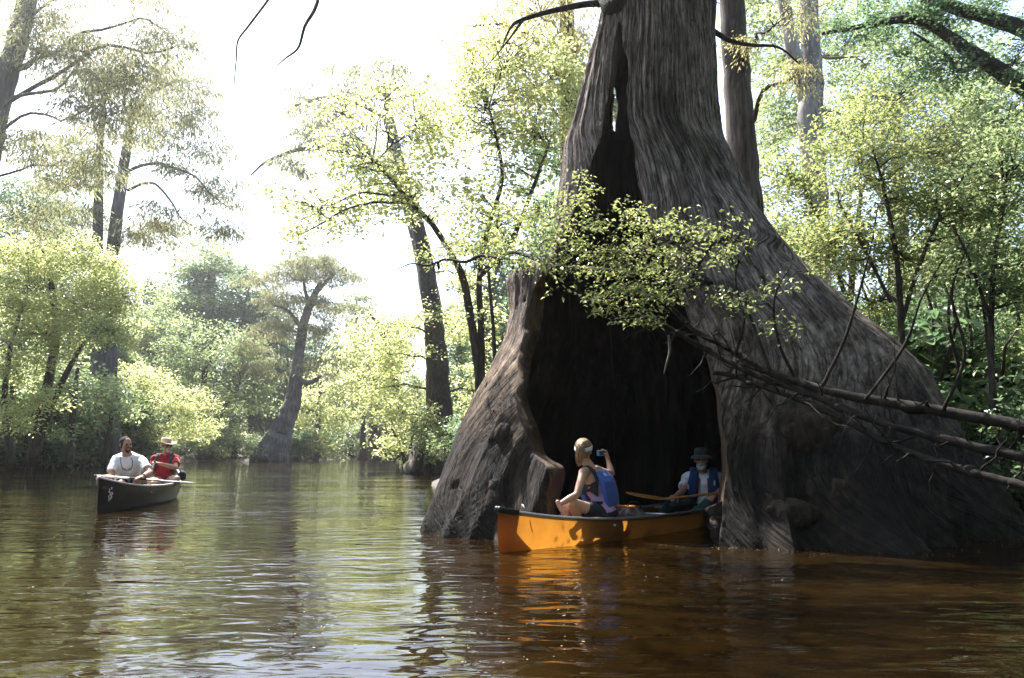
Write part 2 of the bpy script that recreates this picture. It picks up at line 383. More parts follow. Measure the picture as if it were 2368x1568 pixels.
BB = sm(np.interp(zz, [-.5,0,1,2,3,4,5,6.5,14], [3.0,2.8,2.4,2.0,1.5,1.1,.95,.8,.6]), 10)
s_ = (np.arange(NT) / NT) - .5
TH = -np.pi / 2 + 2 * np.pi * (s_ - .62 * np.sin(2 * np.pi * s_) / (2 * np.pi))
Tg, Zg = np.meshgrid(TH, zz, indexing='ij'); shp = Tg.shape
c, s = np.cos(Tg), np.sin(Tg)
Ha = np.broadcast_to(HA, shp); Bv = np.where(s < 0, np.broadcast_to(BF, shp), np.broadcast_to(BB, shp))
r0 = 1 / np.sqrt((c / Ha) ** 2 + (s / Bv) ** 2)
# buttress flutes: ridges that fade upwards
fl = 1 - np.abs(2 * vnoise(c * 2.6 + 9, s * 2.6 + 4, Zg * .16, 11) - 1)
fl2 = 1 - np.abs(2 * vnoise(c * 6.5 + 3, s * 6.5 + 8, Zg * .22, 12) - 1)
am = np.exp(-np.maximum(Zg, 0) / 1.7)
side = np.clip(1 - np.abs(c) ** 6, 0, 1) * .85 + .15           # keep the outline calm
r = r0 * (1 + side * am * (.46 * (fl - .62) + .16 * (fl2 - .6)))
r += side * .10 * (vnoise(c * 2, s * 2, Zg * .8, 13) - .5) * np.clip(r0, .6, 2)
# the long diagonal fold on the right flank and the swollen front ridge
fold = np.exp(-((Tg + .62 - .10 * (Zg - 2.5)) / .13) ** 2) * np.clip((4.6 - Zg) / 1.5, 0, 1) * np.clip((Zg - .2) / 1, 0, 1)
r -= .42 * fold
rdg = np.exp(-((Tg + .95 - .06 * (Zg - 2.5)) / .22) ** 2) * np.clip((4.2 - Zg) / 1.5, 0, 1)
r += .26 * rdg
# waist swellings on the left leg
lg = np.exp(-((np.abs(Tg + np.pi * .93)) / .5) ** 2)
r_base = r.copy()
# bark strips: long furrows that follow the twist of the grain
tw = Tg + .20 * np.sin(Zg * .95 + .6) + .05 * np.sin(Zg * 2.7)
q1 = vnoise(np.cos(tw) * 13, np.sin(tw) * 13, Zg * .55, 21); q2 = vnoise(np.cos(tw) * 29, np.sin(tw) * 29, Zg * 1.3, 22)
lowk = np.clip((r0 - 1.1) / .9, 0, 1); q1b = vnoise(np.cos(tw) * 36, np.sin(tw) * 36, Zg * 1.1, 24); q2b = vnoise(np.cos(tw) * 70, np.sin(tw) * 70, Zg * 2.4, 25)
q3 = vnoise(np.cos(tw) * 24 + 5, np.sin(tw) * 24, Zg * 7.0, 23)
fur = np.abs(2 * q1 - 1) * (1 - lowk) + np.abs(2 * q1b - 1) * lowk; fur2 = np.abs(2 * q2 - 1) * (1 - lowk) + np.abs(2 * q2b - 1) * lowk
depth = .048 - .028 * lowk
r = r + depth * (np.minimum(fur * 2.8, 1) - .7) + (.014 - .006 * lowk) * (np.minimum(fur2 * 2, 1) - .6) + .008 * (q3 - .5)
tp = np.clip((14.6 - Zg) / 3, .25, 1)
OUT = np.stack([CX[None, :] + r * c, AX_Y + r * s, Zg], -1)
thick = (.14 + .24 * am + .08 * vnoise(c * 3, s * 3, Zg * .9, 31)) * np.where(c < 0, .55 + .45 * np.clip(1 + c * 2.5, 0, 1), 1)
ri = np.maximum(r_base - thick, .12) + .20 * (np.abs(2 * vnoise(np.cos(Tg) * 8, np.sin(Tg) * 8, Zg * .45, 32) - 1) - .45) * np.clip(r_base, .4, 1.2)
PX0_ = to_px(OUT)
for x0_, x1_, y0_, y1_ in ((1402, 1434, 180, 330),): ri = np.where((s > .1) & (PX0_[..., 0] > x0_) & (PX0_[..., 0] < x1_) & (PX0_[..., 1] > y0_) & (PX0_[..., 1] < y1_), r - .03, ri)
INN = np.stack([CX[None, :] + ri * c, AX_Y + ri * s, Zg], -1)
def in_poly(P, poly):
    x, y = P[..., 0], P[..., 1]; ins = np.zeros(x.shape, bool); n = len(poly)
    for i in range(n):
        a, b = poly[i], poly[(i + 1) % n]
        ins ^= ((a[1] > y) != (b[1] > y)) & (x < (b[0] - a[0]) * (y - a[1]) / (b[1] - a[1] + 1e-9) + a[0])
    return ins
def wob(poly, n, amp, seed):
    P = np.asarray(poly, float); P = np.vstack([P, P[:1]]); d = np.concatenate([[0], np.cumsum(np.linalg.norm(np.diff(P, axis=0), axis=1))])
    t = np.linspace(0, d[-1], n, endpoint=False); Q = np.stack([np.interp(t, d, P[:, 0]), np.interp(t, d, P[:, 1])], -1)
    for k in range(2): Q = (np.roll(Q, 1, 0) + 2 * Q + np.roll(Q, -1, 0)) / 4
    Q[:, 0] += amp * 2 * (vnoise(t / 34, t * 0, t * 0 + seed, 41) - .5) + amp * (vnoise(t / 11, t * 0, t * 0 + seed, 42) - .5)
    return Q
OPEN = wob([(1432,40),(1440,90),(1450,140),(1450,200),(1448,260),(1462,330),(1474,420),(1490,490),(1528,560),(1566,640),(1598,740),(1638,830),(1660,900),(1672,1000),(1680,1100),(1672,1180),(1655,1320),
            (1255,1330),(1262,1200),(1276,1120),(1272,1086),(1252,1068),(1224,1042),(1200,960),(1198,850),(1212,765),(1224,690),(1250,640),(1292,560),(1336,470),(1368,380),(1392,310),(1404,230),(1412,150),(1422,90)], 440, 4, 3)
PXo = to_px(OUT); front = s < .12
hole = in_poly(PXo, OPEN) & front
BACK = [([(1413,205),(1421,200),(1424,250),(1420,312),(1416,300)], 4)]
PXi = to_px(INN); bk = s > .1
for poly, _ in BACK: hole |= in_poly(PXo, np.array(poly, float)) & bk
# slit between the thin outer rib and the leg
for poly in ([(1122,905),(1127,885),(1124,885),(1118,904)], [(1211,680),(1215,680),(1214,700),(1210,702)]):
    hole |= in_poly(PXo, np.array(poly, float)) & (c < 0.0)
# quads
A = np.arange(NT); B_ = (A + 1) % NT; idx = np.arange(NT * NZ).reshape(NT, NZ)
hq = (hole[:, :-1].astype(int) + hole[B_][:, :-1] + hole[:, 1:] + hole[B_][:, 1:]) >= 2
keep = ~hq
# snap the rim of the opening on to its outline
near = np.zeros(shp, bool)
pk = np.pad(keep, ((0, 0), (1, 1)), constant_values=True)
anyk = pk[:, :-1] | pk[:, 1:] | np.roll(pk, 1, 0)[:, :-1] | np.roll(pk, 1, 0)[:, 1:]
allk = pk[:, :-1] & pk[:, 1:] & np.roll(pk, 1, 0)[:, :-1] & np.roll(pk, 1, 0)[:, 1:]
rim = anyk & ~allk & front
ri_i = np.argwhere(rim)
for a, b in ri_i:
    d = OPEN - PXo[a, b]; k = np.argmin((d ** 2).sum(1)); v = d[k]
    if (v ** 2).sum() < 40:
        dv = np.array([v[0], 0, -v[1]]) * OUT[a, b, 1] / F_PX
        OUT[a, b] += dv; INN[a, b] += dv
k4 = lambda base: np.stack([base[:, :-1], base[B_][:, :-1], base[B_][:, 1:], base[:, 1:]], -1)
Qo = k4(idx)[keep]; Qi = k4(idx + NT * NZ)[keep][:, ::-1]
rimq = []
kl = keep; nb_t = np.roll(keep, 1, 0)
e = np.argwhere(kl & ~nb_t)                     # missing neighbour on the -theta side
for a, b in e: rimq.append((idx[a, b], idx[a, b+1], idx[a, b+1] + NT*NZ, idx[a, b] + NT*NZ))
nb_t = np.roll(keep, -1, 0); e = np.argwhere(kl & ~nb_t)
for a, b in e:
    a2 = (a + 1) % NT; rimq.append((idx[a2, b+1], idx[a2, b], idx[a2, b] + NT*NZ, idx[a2, b+1] + NT*NZ))
e = np.argwhere(kl[:, 1:] & ~kl[:, :-1])
for a, b in e:
    a2 = (a + 1) % NT; rimq.append((idx[a2, b+1], idx[a, b+1], idx[a, b+1] + NT*NZ, idx[a2, b+1] + NT*NZ))
e = np.argwhere(kl[:, :-1] & ~kl[:, 1:])
for a, b in e:
    a2 = (a + 1) % NT; rimq.append((idx[a, b+1], idx[a2, b+1], idx[a2, b+1] + NT*NZ, idx[a, b+1] + NT*NZ))
rq = np.array(rimq); ed = rq[:, :2]                      # rim edges on the outer skin
Ov = OUT.reshape(-1, 3); Iv = INN.reshape(-1, 3); rv_ = np.unique(ed)
for Av, its in ((Ov, 10), (Iv, 14)):
    for _ in range(its):
        acc = np.zeros_like(Av); cnt = np.zeros(len(Av))
        np.add.at(acc, ed[:, 0], Av[ed[:, 1]]); np.add.at(acc, ed[:, 1], Av[ed[:, 0]]); np.add.at(cnt, ed[:, 0], 1); np.add.at(cnt, ed[:, 1], 1)
        Av[rv_] = .4 * Av[rv_] + .6 * acc[rv_] / cnt[rv_][:, None]
VV = np.concatenate([OUT.reshape(-1, 3), INN.reshape(-1, 3)]); FF = np.concatenate([Qo, Qi, np.array(rimq)])
used = np.zeros(len(VV), bool); used[FF.ravel()] = True; mp_ = np.cumsum(used) - 1
# bark with grey-violet plates, charred black streaks near the slit, brown weathered foot
m, t, o = new_mat('great cypress bark')
tc = N(t, 'ShaderNodeTexCoord'); obj_c = tc.outputs['Object']
mp = N(t, 'ShaderNodeMapping'); mp.inputs['Scale'].default_value = (26, 26, 2.2); ga = N(t, 'ShaderNodeAttribute', attribute_name='grain'); t.links.new(ga.outputs['Vector'], mp.inputs[0])
n1 = N(t, 'ShaderNodeTexNoise', Scale=2.2, Detail=9.0, Roughness=0.66, Distortion=0.5); t.links.new(mp.outputs[0], n1.inputs['Vector'])
r1 = ramp(t, [(0.38, (0.05, 0.035, 0.027)), (0.47, (0.20, 0.155, 0.13)), (0.63, (0.41, 0.345, 0.305))]); 
r2 = ramp(t, [(0.38, (0.048, 0.031, 0.020)), (0.5, (0.19, 0.128, 0.08)), (0.64, (0.40, 0.29, 0.19))]); 
mpg = N(t, 'ShaderNodeMapping'); mpg.inputs['Scale'].default_value = (13, 13, 0.7); t.links.new(ga.outputs['Vector'], mpg.inputs[0])
ngA = N(t, 'ShaderNodeTexNoise', Scale=1.0, Detail=3.0, Distortion=0.7); t.links.new(mpg.outputs[0], ngA.inputs['Vector'])
mph = N(t, 'ShaderNodeMapping'); mph.inputs['Scale'].default_value = (38, 38, 2.0); t.links.new(ga.outputs['Vector'], mph.inputs[0])
ngB = N(t, 'ShaderNodeTexNoise', Scale=1.0, Detail=4.0, Distortion=0.9); t.links.new(mph.outputs[0], ngB.inputs['Vector'])
zs_ = N(t, 'ShaderNodeSeparateXYZ'); t.links.new(obj_c, zs_.inputs[0]); zr_ = N(t, 'ShaderNodeMapRange'); zr_.inputs[1].default_value = 2.2; zr_.inputs[2].default_value = 4.2; t.links.new(zs_.outputs['Z'], zr_.inputs[0])
ng = N(t, 'ShaderNodeMix', data_type='FLOAT'); t.links.new(zr_.outputs[0], ng.inputs[0]); t.links.new(ngB.outputs['Fac'], ng.inputs[2]); t.links.new(ngA.outputs['Fac'], ng.inputs[3])
s1_ = N(t, 'ShaderNodeMath', operation='SUBTRACT'); s1_.inputs[1].default_value = 0.5; t.links.new(ng.outputs[0], s1_.inputs[0])
s2_ = N(t, 'ShaderNodeMath', operation='ABSOLUTE'); t.links.new(s1_.outputs[0], s2_.inputs[0])
rg_ = ramp(t, [(0.0, (0.34, 0.31, 0.3)), (0.03, (0.85, 0.85, 0.85)), (0.09, (1.1, 1.1, 1.1))]); t.links.new(s2_.outputs[0], rg_.inputs[0])
mpo = N(t, 'ShaderNodeMapping'); mpo.inputs['Scale'].default_value = (11, 11, 5); t.links.new(obj_c, mpo.inputs[0])
no_ = N(t, 'ShaderNodeTexNoise', Scale=1.0, Detail=8.0, Roughness=0.7); t.links.new(mpo.outputs[0], no_.inputs['Vector'])
ro_ = ramp(t, [(0.32, (0.45, 0.44, 0.44)), (0.6, (1.2, 1.2, 1.2))]); t.links.new(no_.outputs['Fac'], ro_.inputs[0])
zl_ = N(t, 'ShaderNodeMapRange'); zl_.inputs[1].default_value = 1.6; zl_.inputs[2].default_value = 4.0; zl_.inputs[3].default_value = 0.30; zl_.inputs[4].default_value = 1.0; t.links.new(zs_.outputs['Z'], zl_.inputs[0])
nm_ = N(t, 'ShaderNodeMix', data_type='FLOAT'); t.links.new(zl_.outputs[0], nm_.inputs[0]); t.links.new(no_.outputs['Fac'], nm_.inputs[2]); t.links.new(n1.outputs['Fac'], nm_.inputs[3])
t.links.new(nm_.outputs[0], r1.inputs[0]); t.links.new(nm_.outputs[0], r2.inputs[0])
n2 = N(t, 'ShaderNodeTexNoise', Scale=0.7, Detail=5.0); t.links.new(obj_c, n2.inputs['Vector'])
sx = N(t, 'ShaderNodeSeparateXYZ'); t.links.new(obj_c, sx.inputs[0])
ma = N(t, 'ShaderNodeMath', operation='MULTIPLY_ADD'); ma.inputs[1].default_value = -0.28; ma.inputs[2].default_value = 0.85; t.links.new(sx.outputs['Z'], ma.inputs[0])
mx_ = N(t, 'ShaderNodeMath', operation='MULTIPLY_ADD'); mx_.inputs[1].default_value = -0.16; t.links.new(sx.outputs['X'], mx_.inputs[0]); t.links.new(ma.outputs[0], mx_.inputs[2])
ad = N(t, 'ShaderNodeMath', operation='ADD'); t.links.new(mx_.outputs[0], ad.inputs[0]); t.links.new(n2.outputs['Fac'], ad.inputs[1])
rb = ramp(t, [(0.45, (0, 0, 0)), (0.95, (1, 1, 1))]); t.links.new(ad.outputs[0], rb.inputs[0])
mix = N(t, 'ShaderNodeMix', data_type='RGBA'); t.links.new(rb.outputs[0], mix.inputs[0]); t.links.new(r1.outputs[0], mix.inputs[6]); t.links.new(r2.outputs[0], mix.inputs[7])
mp3 = N(t, 'ShaderNodeMapping'); mp3.inputs['Scale'].default_value = (2.2, 2.2, 0.7); t.links.new(obj_c, mp3.inputs[0])
n3 = N(t, 'ShaderNodeTexNoise', Scale=1.0, Detail=6.0, Roughness=0.6); t.links.new(mp3.outputs[0], n3.inputs['Vector'])
r3 = ramp(t, [(0.50, (1, 1, 1)), (0.60, (0.36, 0.33, 0.32))]); t.links.new(n3.outputs['Fac'], r3.inputs[0])
mu = N(t, 'ShaderNodeMix', data_type='RGBA', blend_type='MULTIPLY'); mu.inputs[0].default_value = 0.85; t.links.new(mix.outputs[2], mu.inputs[6]); t.links.new(r3.outputs[0], mu.inputs[7])
p = N(t, 'ShaderNodeBsdfPrincipled', Roughness=0.85); p.inputs['Specular IOR Level'].default_value = 0.25
mu2 = N(t, 'ShaderNodeMix', data_type='RGBA', blend_type='MULTIPLY'); t.links.new(zl_.outputs[0], mu2.inputs[0]); t.links.new(mu.outputs[2], mu2.inputs[6]); t.links.new(rg_.outputs[0], mu2.inputs[7])
mu3 = N(t, 'ShaderNodeMix', data_type='RGBA', blend_type='MULTIPLY'); mu3.inputs[0].default_value = 0.7; t.links.new(mu2.outputs[2], mu3.inputs[6]); t.links.new(ro_.outputs[0], mu3.inputs[7])
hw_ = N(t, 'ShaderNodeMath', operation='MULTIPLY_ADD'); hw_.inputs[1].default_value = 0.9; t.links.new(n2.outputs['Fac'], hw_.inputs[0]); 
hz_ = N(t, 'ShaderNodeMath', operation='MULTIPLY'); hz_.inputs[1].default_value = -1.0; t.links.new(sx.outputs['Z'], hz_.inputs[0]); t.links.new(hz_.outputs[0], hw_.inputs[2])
mr_ = N(t, 'ShaderNodeMapRange'); mr_.inputs[1].default_value = -1.7; mr_.inputs[2].default_value = -0.45; mr_.inputs[3].default_value = 1.0; mr_.inputs[4].default_value = 0.09; t.links.new(hw_.outputs[0], mr_.inputs[0])  # darkens the foot: water stain plus shade painted into the bark
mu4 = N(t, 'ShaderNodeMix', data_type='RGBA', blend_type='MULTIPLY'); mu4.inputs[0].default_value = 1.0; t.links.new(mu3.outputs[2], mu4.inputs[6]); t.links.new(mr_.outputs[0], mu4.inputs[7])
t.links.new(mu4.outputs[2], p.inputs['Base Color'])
mpf = N(t, 'ShaderNodeMapping'); mpf.inputs['Scale'].default_value = (26, 26, 4.5); t.links.new(obj_c, mpf.inputs[0])
nf = N(t, 'ShaderNodeTexNoise', Scale=1.6, Detail=7.0, Roughness=0.65, Distortion=0.6); t.links.new(mpf.outputs[0], nf.inputs['Vector'])
b0_ = N(t, 'ShaderNodeBump', Strength=0.9, Distance=0.05); t.links.new(rg_.outputs[0], b0_.inputs['Height'])
b1 = N(t, 'ShaderNodeBump', Strength=0.8, Distance=0.03); t.links.new(n1.outputs['Fac'], b1.inputs['Height']); t.links.new(b0_.outputs[0], b1.inputs['Normal'])
bo_ = N(t, 'ShaderNodeBump', Strength=0.7, Distance=0.02); t.links.new(no_.outputs['Fac'], bo_.inputs['Height']); t.links.new(b1.outputs[0], bo_.inputs['Normal']); b1 = bo_
b2 = N(t, 'ShaderNodeBump', Strength=0.7, Distance=0.008); t.links.new(nf.outputs['Fac'], b2.inputs['Height']); t.links.new(b1.outputs[0], b2.inputs['Normal'])
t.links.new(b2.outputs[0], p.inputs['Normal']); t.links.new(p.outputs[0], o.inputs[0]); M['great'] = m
M['root'] = bark_mat('root bark', (0.010, 0.008, 0.006), (0.038, 0.029, 0.022), (0.085, 0.066, 0.052), scale=(8, 8, 3), bump=1.0, dist=.05)

GT = empty('hollow_cypress', (2.3, AX_Y, 0)); tag(GT, 'giant hollow bald cypress with cave-like opening and flaring grey buttresses', 'tree')
tm_ = mesh_np('trunk', VV[used], mp_[FF])
GRAIN = np.stack([np.cos(tw), np.sin(tw), Zg], -1).reshape(-1, 3); GRAIN = np.concatenate([GRAIN, GRAIN])[used]
at_ = tm_.attributes.new('grain', 'FLOAT_VECTOR', 'POINT'); at_.data.foreach_set('vector', GRAIN.astype(np.float32).ravel())
tm_.materials.append(M['great']); tm_.materials.append(bark_mat('heartwood with painted shade', (0.006, 0.005, 0.004), (0.018, 0.014, 0.011), (0.045, 0.034, 0.025), scale=(7, 7, 0.8))); tm_.materials.append(bark_mat('weathered brown wood', (0.02, 0.013, 0.009), (0.075, 0.048, 0.03), (0.17, 0.115, 0.072), scale=(9, 9, 1.0)))  # inner faces coloured near black to hold the shade of the hollow
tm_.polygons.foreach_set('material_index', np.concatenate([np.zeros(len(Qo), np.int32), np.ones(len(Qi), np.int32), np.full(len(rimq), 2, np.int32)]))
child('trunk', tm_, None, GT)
def surf(px, py):
    """point on the front of the trunk behind photo position"""
    d = ((PXo - np.array([px, py])) ** 2).sum(-1) + np.where(s < -.02, 0, 1e9); k = np.unravel_index(np.argmin(d), d.shape); return OUT[k]
def lump(center, rad, seed, amp=.22, n=40, squash=(1, 1, 1)):
    u = np.linspace(0, np.pi, n); v = np.linspace(0, 2 * np.pi, 2 * n, endpoint=False); U, Vv = np.meshgrid(u, v, indexing='ij')
    d = np.stack([np.sin(U) * np.cos(Vv), np.sin(U) * np.sin(Vv), np.cos(U)], -1)
    f = 1 + amp * (vnoise(d[..., 0] * 2 + seed, d[..., 1] * 2, d[..., 2] * 2, 51) - .5) * 2
    cell = vnoise(d[..., 0] * 9 + seed, d[..., 1] * 9, d[..., 2] * 5, 52); f += .07 * np.minimum(np.abs(2 * cell - 1) * 3, 1)
    V = (d * f[..., None] * rad * np.array(squash) + np.asarray(center)).reshape(-1, 3)
    i = (np.arange(n - 1)[:, None] * 2 * n); j = np.arange(2 * n)[None, :]; j2 = (j + 1) % (2 * n)
    Q = np.stack([i + j, i + 2 * n + j, i + 2 * n + j2, i + j2], -1).reshape(-1, 4)
    return mesh_np('lump', V, [Q])
for k, (px, py, rad, sq) in enumerate([(1895,1000,.36,(1,.8,.95)),(1835,1195,.20,(1.3,.9,.9)),(1615,652,.13,(1.2,.8,.7)),(1168,1010,.12,(.8,.7,1.2))]):
    child('burl', lump(surf(px, py) + np.array([0, .20 * rad / .36, 0]), rad, k * 3.7, .16, 36, sq), M['root'], GT)
# gnarled roots creeping into the water
rsr = np.random.RandomState(5)
for k in range(11):
    px = [1705, 1870, 1885, 1900, 1925, 1950, 2060, 1060, 1150, 1660, 2010][k]; py0 = [1150,1110,1140,1120,1150,1130,1120,1120,1130,1180,1140][k]
    p0 = surf(px, py0); n_ = 9; P = [p0 + np.array([0, .12, .05])]
    dr = unit(np.array([rsr.normal(0, .35), -1, 0]))
    for j in range(1, n_):
        P.append(P[-1] + np.array([dr[0] * .05 + rsr.normal(0, .03), dr[1] * (.035 + .05 * (j > 4)), -(.085 if j < 7 else .05) - .02 * rsr.rand()]))
    P = np.array(P); bf = Buf(); rr = np.linspace(.085, .03, 24) * (.8 + .5 * rsr.rand())
    tube(bf, spline(P, 24) + rsr.normal(0, .006, (24, 3)), rr, 8)
    child('root', bf.mesh('root'), M['root'], GT)
# high limbs: leafy ones above the frame, bare tips hanging over the river
def wood_part(name, paths, parent, mat, seg=7):
    bf = Buf()
    for P, ra, rb in paths:
        n = max(10, 4 * len(P)); Q = spline(P, n); tube(bf, Q, np.linspace(ra, rb, n), seg)
    return child(name, bf.mesh(name), mat, parent)
A_ = lambda *L_: np.array([at(*q) for q in L_])
LA = A_((1400,-330,10.2),(1150,-420,9.6),(900,-330,9.0),(745,-130,8.6),(735,0,8.5),(705,60,8.5),(690,110,8.5),(660,135,8.5),(638,155,8.5))
LB = A_((900,-330,9.0),(760,-240,8.8),(660,-60,8.7),(620,0,8.7),(575,60,8.7),(550,95,8.7),(546,140,8.7),(542,185,8.7),(540,240,8.7))
wood_part('limb', [(LA, .040, .005), (LB, .022, .004)], GT, M['bark_dark'])
wood_part('limb', [(A_((1440,25,10.2),(1385,8,10.1),(1300,20,10.0),(1210,45,9.9),(1180,65,9.9),(1160,110,9.9)), .06, .008), (A_((1210,45,9.9),(1170,100,9.9),(1120,160,9.8)), .02, .004)], GT, M['bark_dark'])
wood_part('limb', [(A_((1645,70,10.2),(1690,95,10.0),(1740,105,9.9),(1800,110,9.8),(1850,150,9.8)), .04, .008)], GT, M['bark_dark'])
wood_part('limb', [(A_((1400,-40,10.2),(1405,10,9.9),(1425,15,9.75),(1432,-30,9.7)), .12, .10)], GT, M['root'])

# ================================================================== trees along the river
G1 = 'trees along the river bank'
# --- right bank, beside and behind the great cypress
grow('cypress_tree', 'straight grey cypress trunk rising close behind the giant hollow tree', 'tree',
     [[(1790,1110,13.2,190),(1760,800,13.2,140),(1735,560,13,98),(1722,480,13,84),(1712,300,13,68),(1697,100,13,62),(1685,-150,13,58),(1680,-500,13,40)]],
     [(1720,-60,150,90,12.6,1.6,12),(1790,60,90,50,11.8,1.0,8),(1845,170,60,30,11.6,.8,6),(1560,-220,200,80,13,1.6,10)],
     M['needle_gold'], M['bark'], cr=.40, m=420, L=.055, Wd=.013, style='needle', seed=21, seg=20, flat=.35)
grow('forked_tree', 'pale grey tree forking into two straight stems above the right bank thicket', 'tree',
     [[(1895,1010,22,64),(1892,700,22,56),(1885,440,22,52),(1873,270,22,60),(1878,180,22,48),(1870,0,22,42),(1868,-200,22,36)],
      [(1866,230,22,40),(1846,170,21.8,36),(1822,60,21.6,32),(1806,-60,21.5,28),(1790,-200,21.4,24)]],
     [(1980,-40,180,120,23,3,34),(1780,-40,120,80,23,2,24),(2000,150,90,60,23,1.6,18),(1790,320,60,90,24,1.6,22),(1790,160,60,80,24,1.6,20),(1960,300,70,60,24,1.5,16)],
     M['leaf_mid'], M['bark_pale'], cr=.6, m=130, L=.13, Wd=.07, seed=22, seg=16)
grow('oak_tree', 'dark limbed oak spreading crooked branches across the upper right corner', 'tree',
     [[(2640,1000,17,120),(2600,600,17,100),(2540,300,17,90),(2367,200,16.5,42),(2250,125,16,34),(2170,70,16,26),(2100,45,16,22),(1990,62,16,14),(1900,78,16,8)],
      [(2600,420,17,70),(2500,160,16.6,50),(2367,70,16.3,40),(2200,15,16,32),(2080,-40,16,22)],
      [(2600,250,17,60),(2480,60,16.6,46),(2367,-30,16.5,40),(2250,-120,16.5,30)],
      [(2280,140,16,16),(2215,165,15.8,12),(2190,130,15.7,9),(2110,75,15.6,5)]],
     [(2250,40,150,60,16.2,1.5,34),(2090,30,120,55,16.2,1.4,26),(2340,150,90,70,15.8,1.5,20),(2150,150,110,60,16,1.2,22),(1960,60,80,40,16,1,12),(2330,-60,160,60,16.5,1.5,14),(2330,280,80,60,17,1,12)],
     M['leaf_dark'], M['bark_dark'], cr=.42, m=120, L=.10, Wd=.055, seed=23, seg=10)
def thicket(name, label, stems, blobs, leaf, seed, cr=.42, m=165, L=.062, Wd=.036, bark='bark_dark', **k):
    return grow(name, label, 'shrub', stems, blobs, M[leaf], M[bark], cr=cr, m=m, L=L, Wd=Wd, seed=seed, seg=6, group='shrubs of the right bank thicket', **k)
thicket('thicket_shrub', 'tall many-stemmed shrub with glossy leaves right of the great buttress', [[(2090,960,10.5,22),(2085,800,10.5,18),(2075,620,10.5,14),(2050,470,10.5,10),(2020,350,10.5,6)],[(2080,760,10.5,12),(2130,600,10.4,10),(2200,450,10.3,7),(2290,330,10.2,4)],[(2060,700,10.5,10),(1990,560,10.6,8),(1940,470,10.7,5)]],
        [(2040,420,150,110,10.8,.8,46),(2180,480,120,120,10.5,.8,40),(1930,560,110,90,11.2,.7,34),(2090,600,130,90,11,.8,34),(2020,700,90,70,11.4,.6,18)], 'leaf_shiny', 31)
thicket('thicket_shrub', 'leafy shrub at the right edge with yellowing outer leaves', [[(2300,980,9.6,20),(2290,800,9.6,16),(2300,600,9.6,12),(2330,420,9.6,8)],[(2296,760,9.6,10),(2240,600,9.5,8),(2200,520,9.5,5)]],
        [(2320,420,110,140,9.6,.8,44),(2350,620,90,110,9.5,.7,36),(2250,640,90,80,9.8,.6,22),(2330,280,80,50,9.8,.6,12)], 'leaf_mid', 32)
thicket('thicket_shrub', 'broad bright shrub behind the forked pale trunk', [[(1960,980,17,26),(1965,700,17,18),(1990,450,17,10)],[(1965,720,17,14),(1900,520,17,8),(1850,420,17,6)]],
        [(1830,420,110,90,17,1.4,36),(1990,330,150,110,18,1.6,52),(2160,330,140,110,18,1.6,46),(1900,560,120,90,16.5,1.2,36),(1800,560,80,70,16,1,20),(2080,220,130,70,19,1.5,30)], 'leaf_shiny', 33, cr=.62, m=130, L=.11, Wd=.06)
thicket('thicket_shrub', 'shaded understorey shrub low behind the leaning limbs', [[(2180,960,12.5,16),(2190,820,12.5,13),(2160,700,12.5,8)],[(2230,965,12,14),(2245,800,12,10),(2230,680,12,7)],[(2010,900,12.5,14),(2020,760,12.5,10),(1990,650,12.5,6)]],
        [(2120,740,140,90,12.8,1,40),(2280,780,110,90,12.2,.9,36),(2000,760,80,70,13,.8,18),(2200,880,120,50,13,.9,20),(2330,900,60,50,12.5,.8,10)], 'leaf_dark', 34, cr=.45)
thicket('thicket_shrub', 'far green shrub filling the gap at the right edge', [[(2330,985,22,30),(2320,700,22,22),(2300,420,22,12)]],
        [(2280,420,140,110,22,2,44),(2360,620,120,120,22,2,36),(2180,640,120,110,22,2,36),(2050,800,120,100,22,2,26),(2300,850,120,90,20,2,26)], 'leaf_mid', 35, cr=.8, m=130, L=.13, Wd=.08)
# bare slender saplings in the shade of the right bank
rs_ = np.random.RandomState(77)
for k in range(12):
    px = [2145,2175,2205,2230,2262,2290,2325,2350,2110,2245,2310,2060][k]; Y = [12,14,11,16,13,10.5,15,12,14,19,19,16][k]
    st = [(px, 985, Y, 12), (px + rs_.normal(0, 8), 860, Y, 10), (px + rs_.normal(0, 18), 740, Y, 8), (px + rs_.normal(0, 30), 600, Y, 5), (px + rs_.normal(0, 45), 480, Y, 3)]
    grow('sapling', 'slender dark sapling stem standing in the shaded right bank thicket', 'sapling', [st],
         [(st[3][0], 600, 40, 30, Y, .35, 5), (st[4][0], 490, 40, 30, Y, .35, 5)], M['leaf_mid'], M['bark_dark'], cr=.3, m=60, L=.08, Wd=.045, seed=300 + k, group='saplings in the right bank thicket')

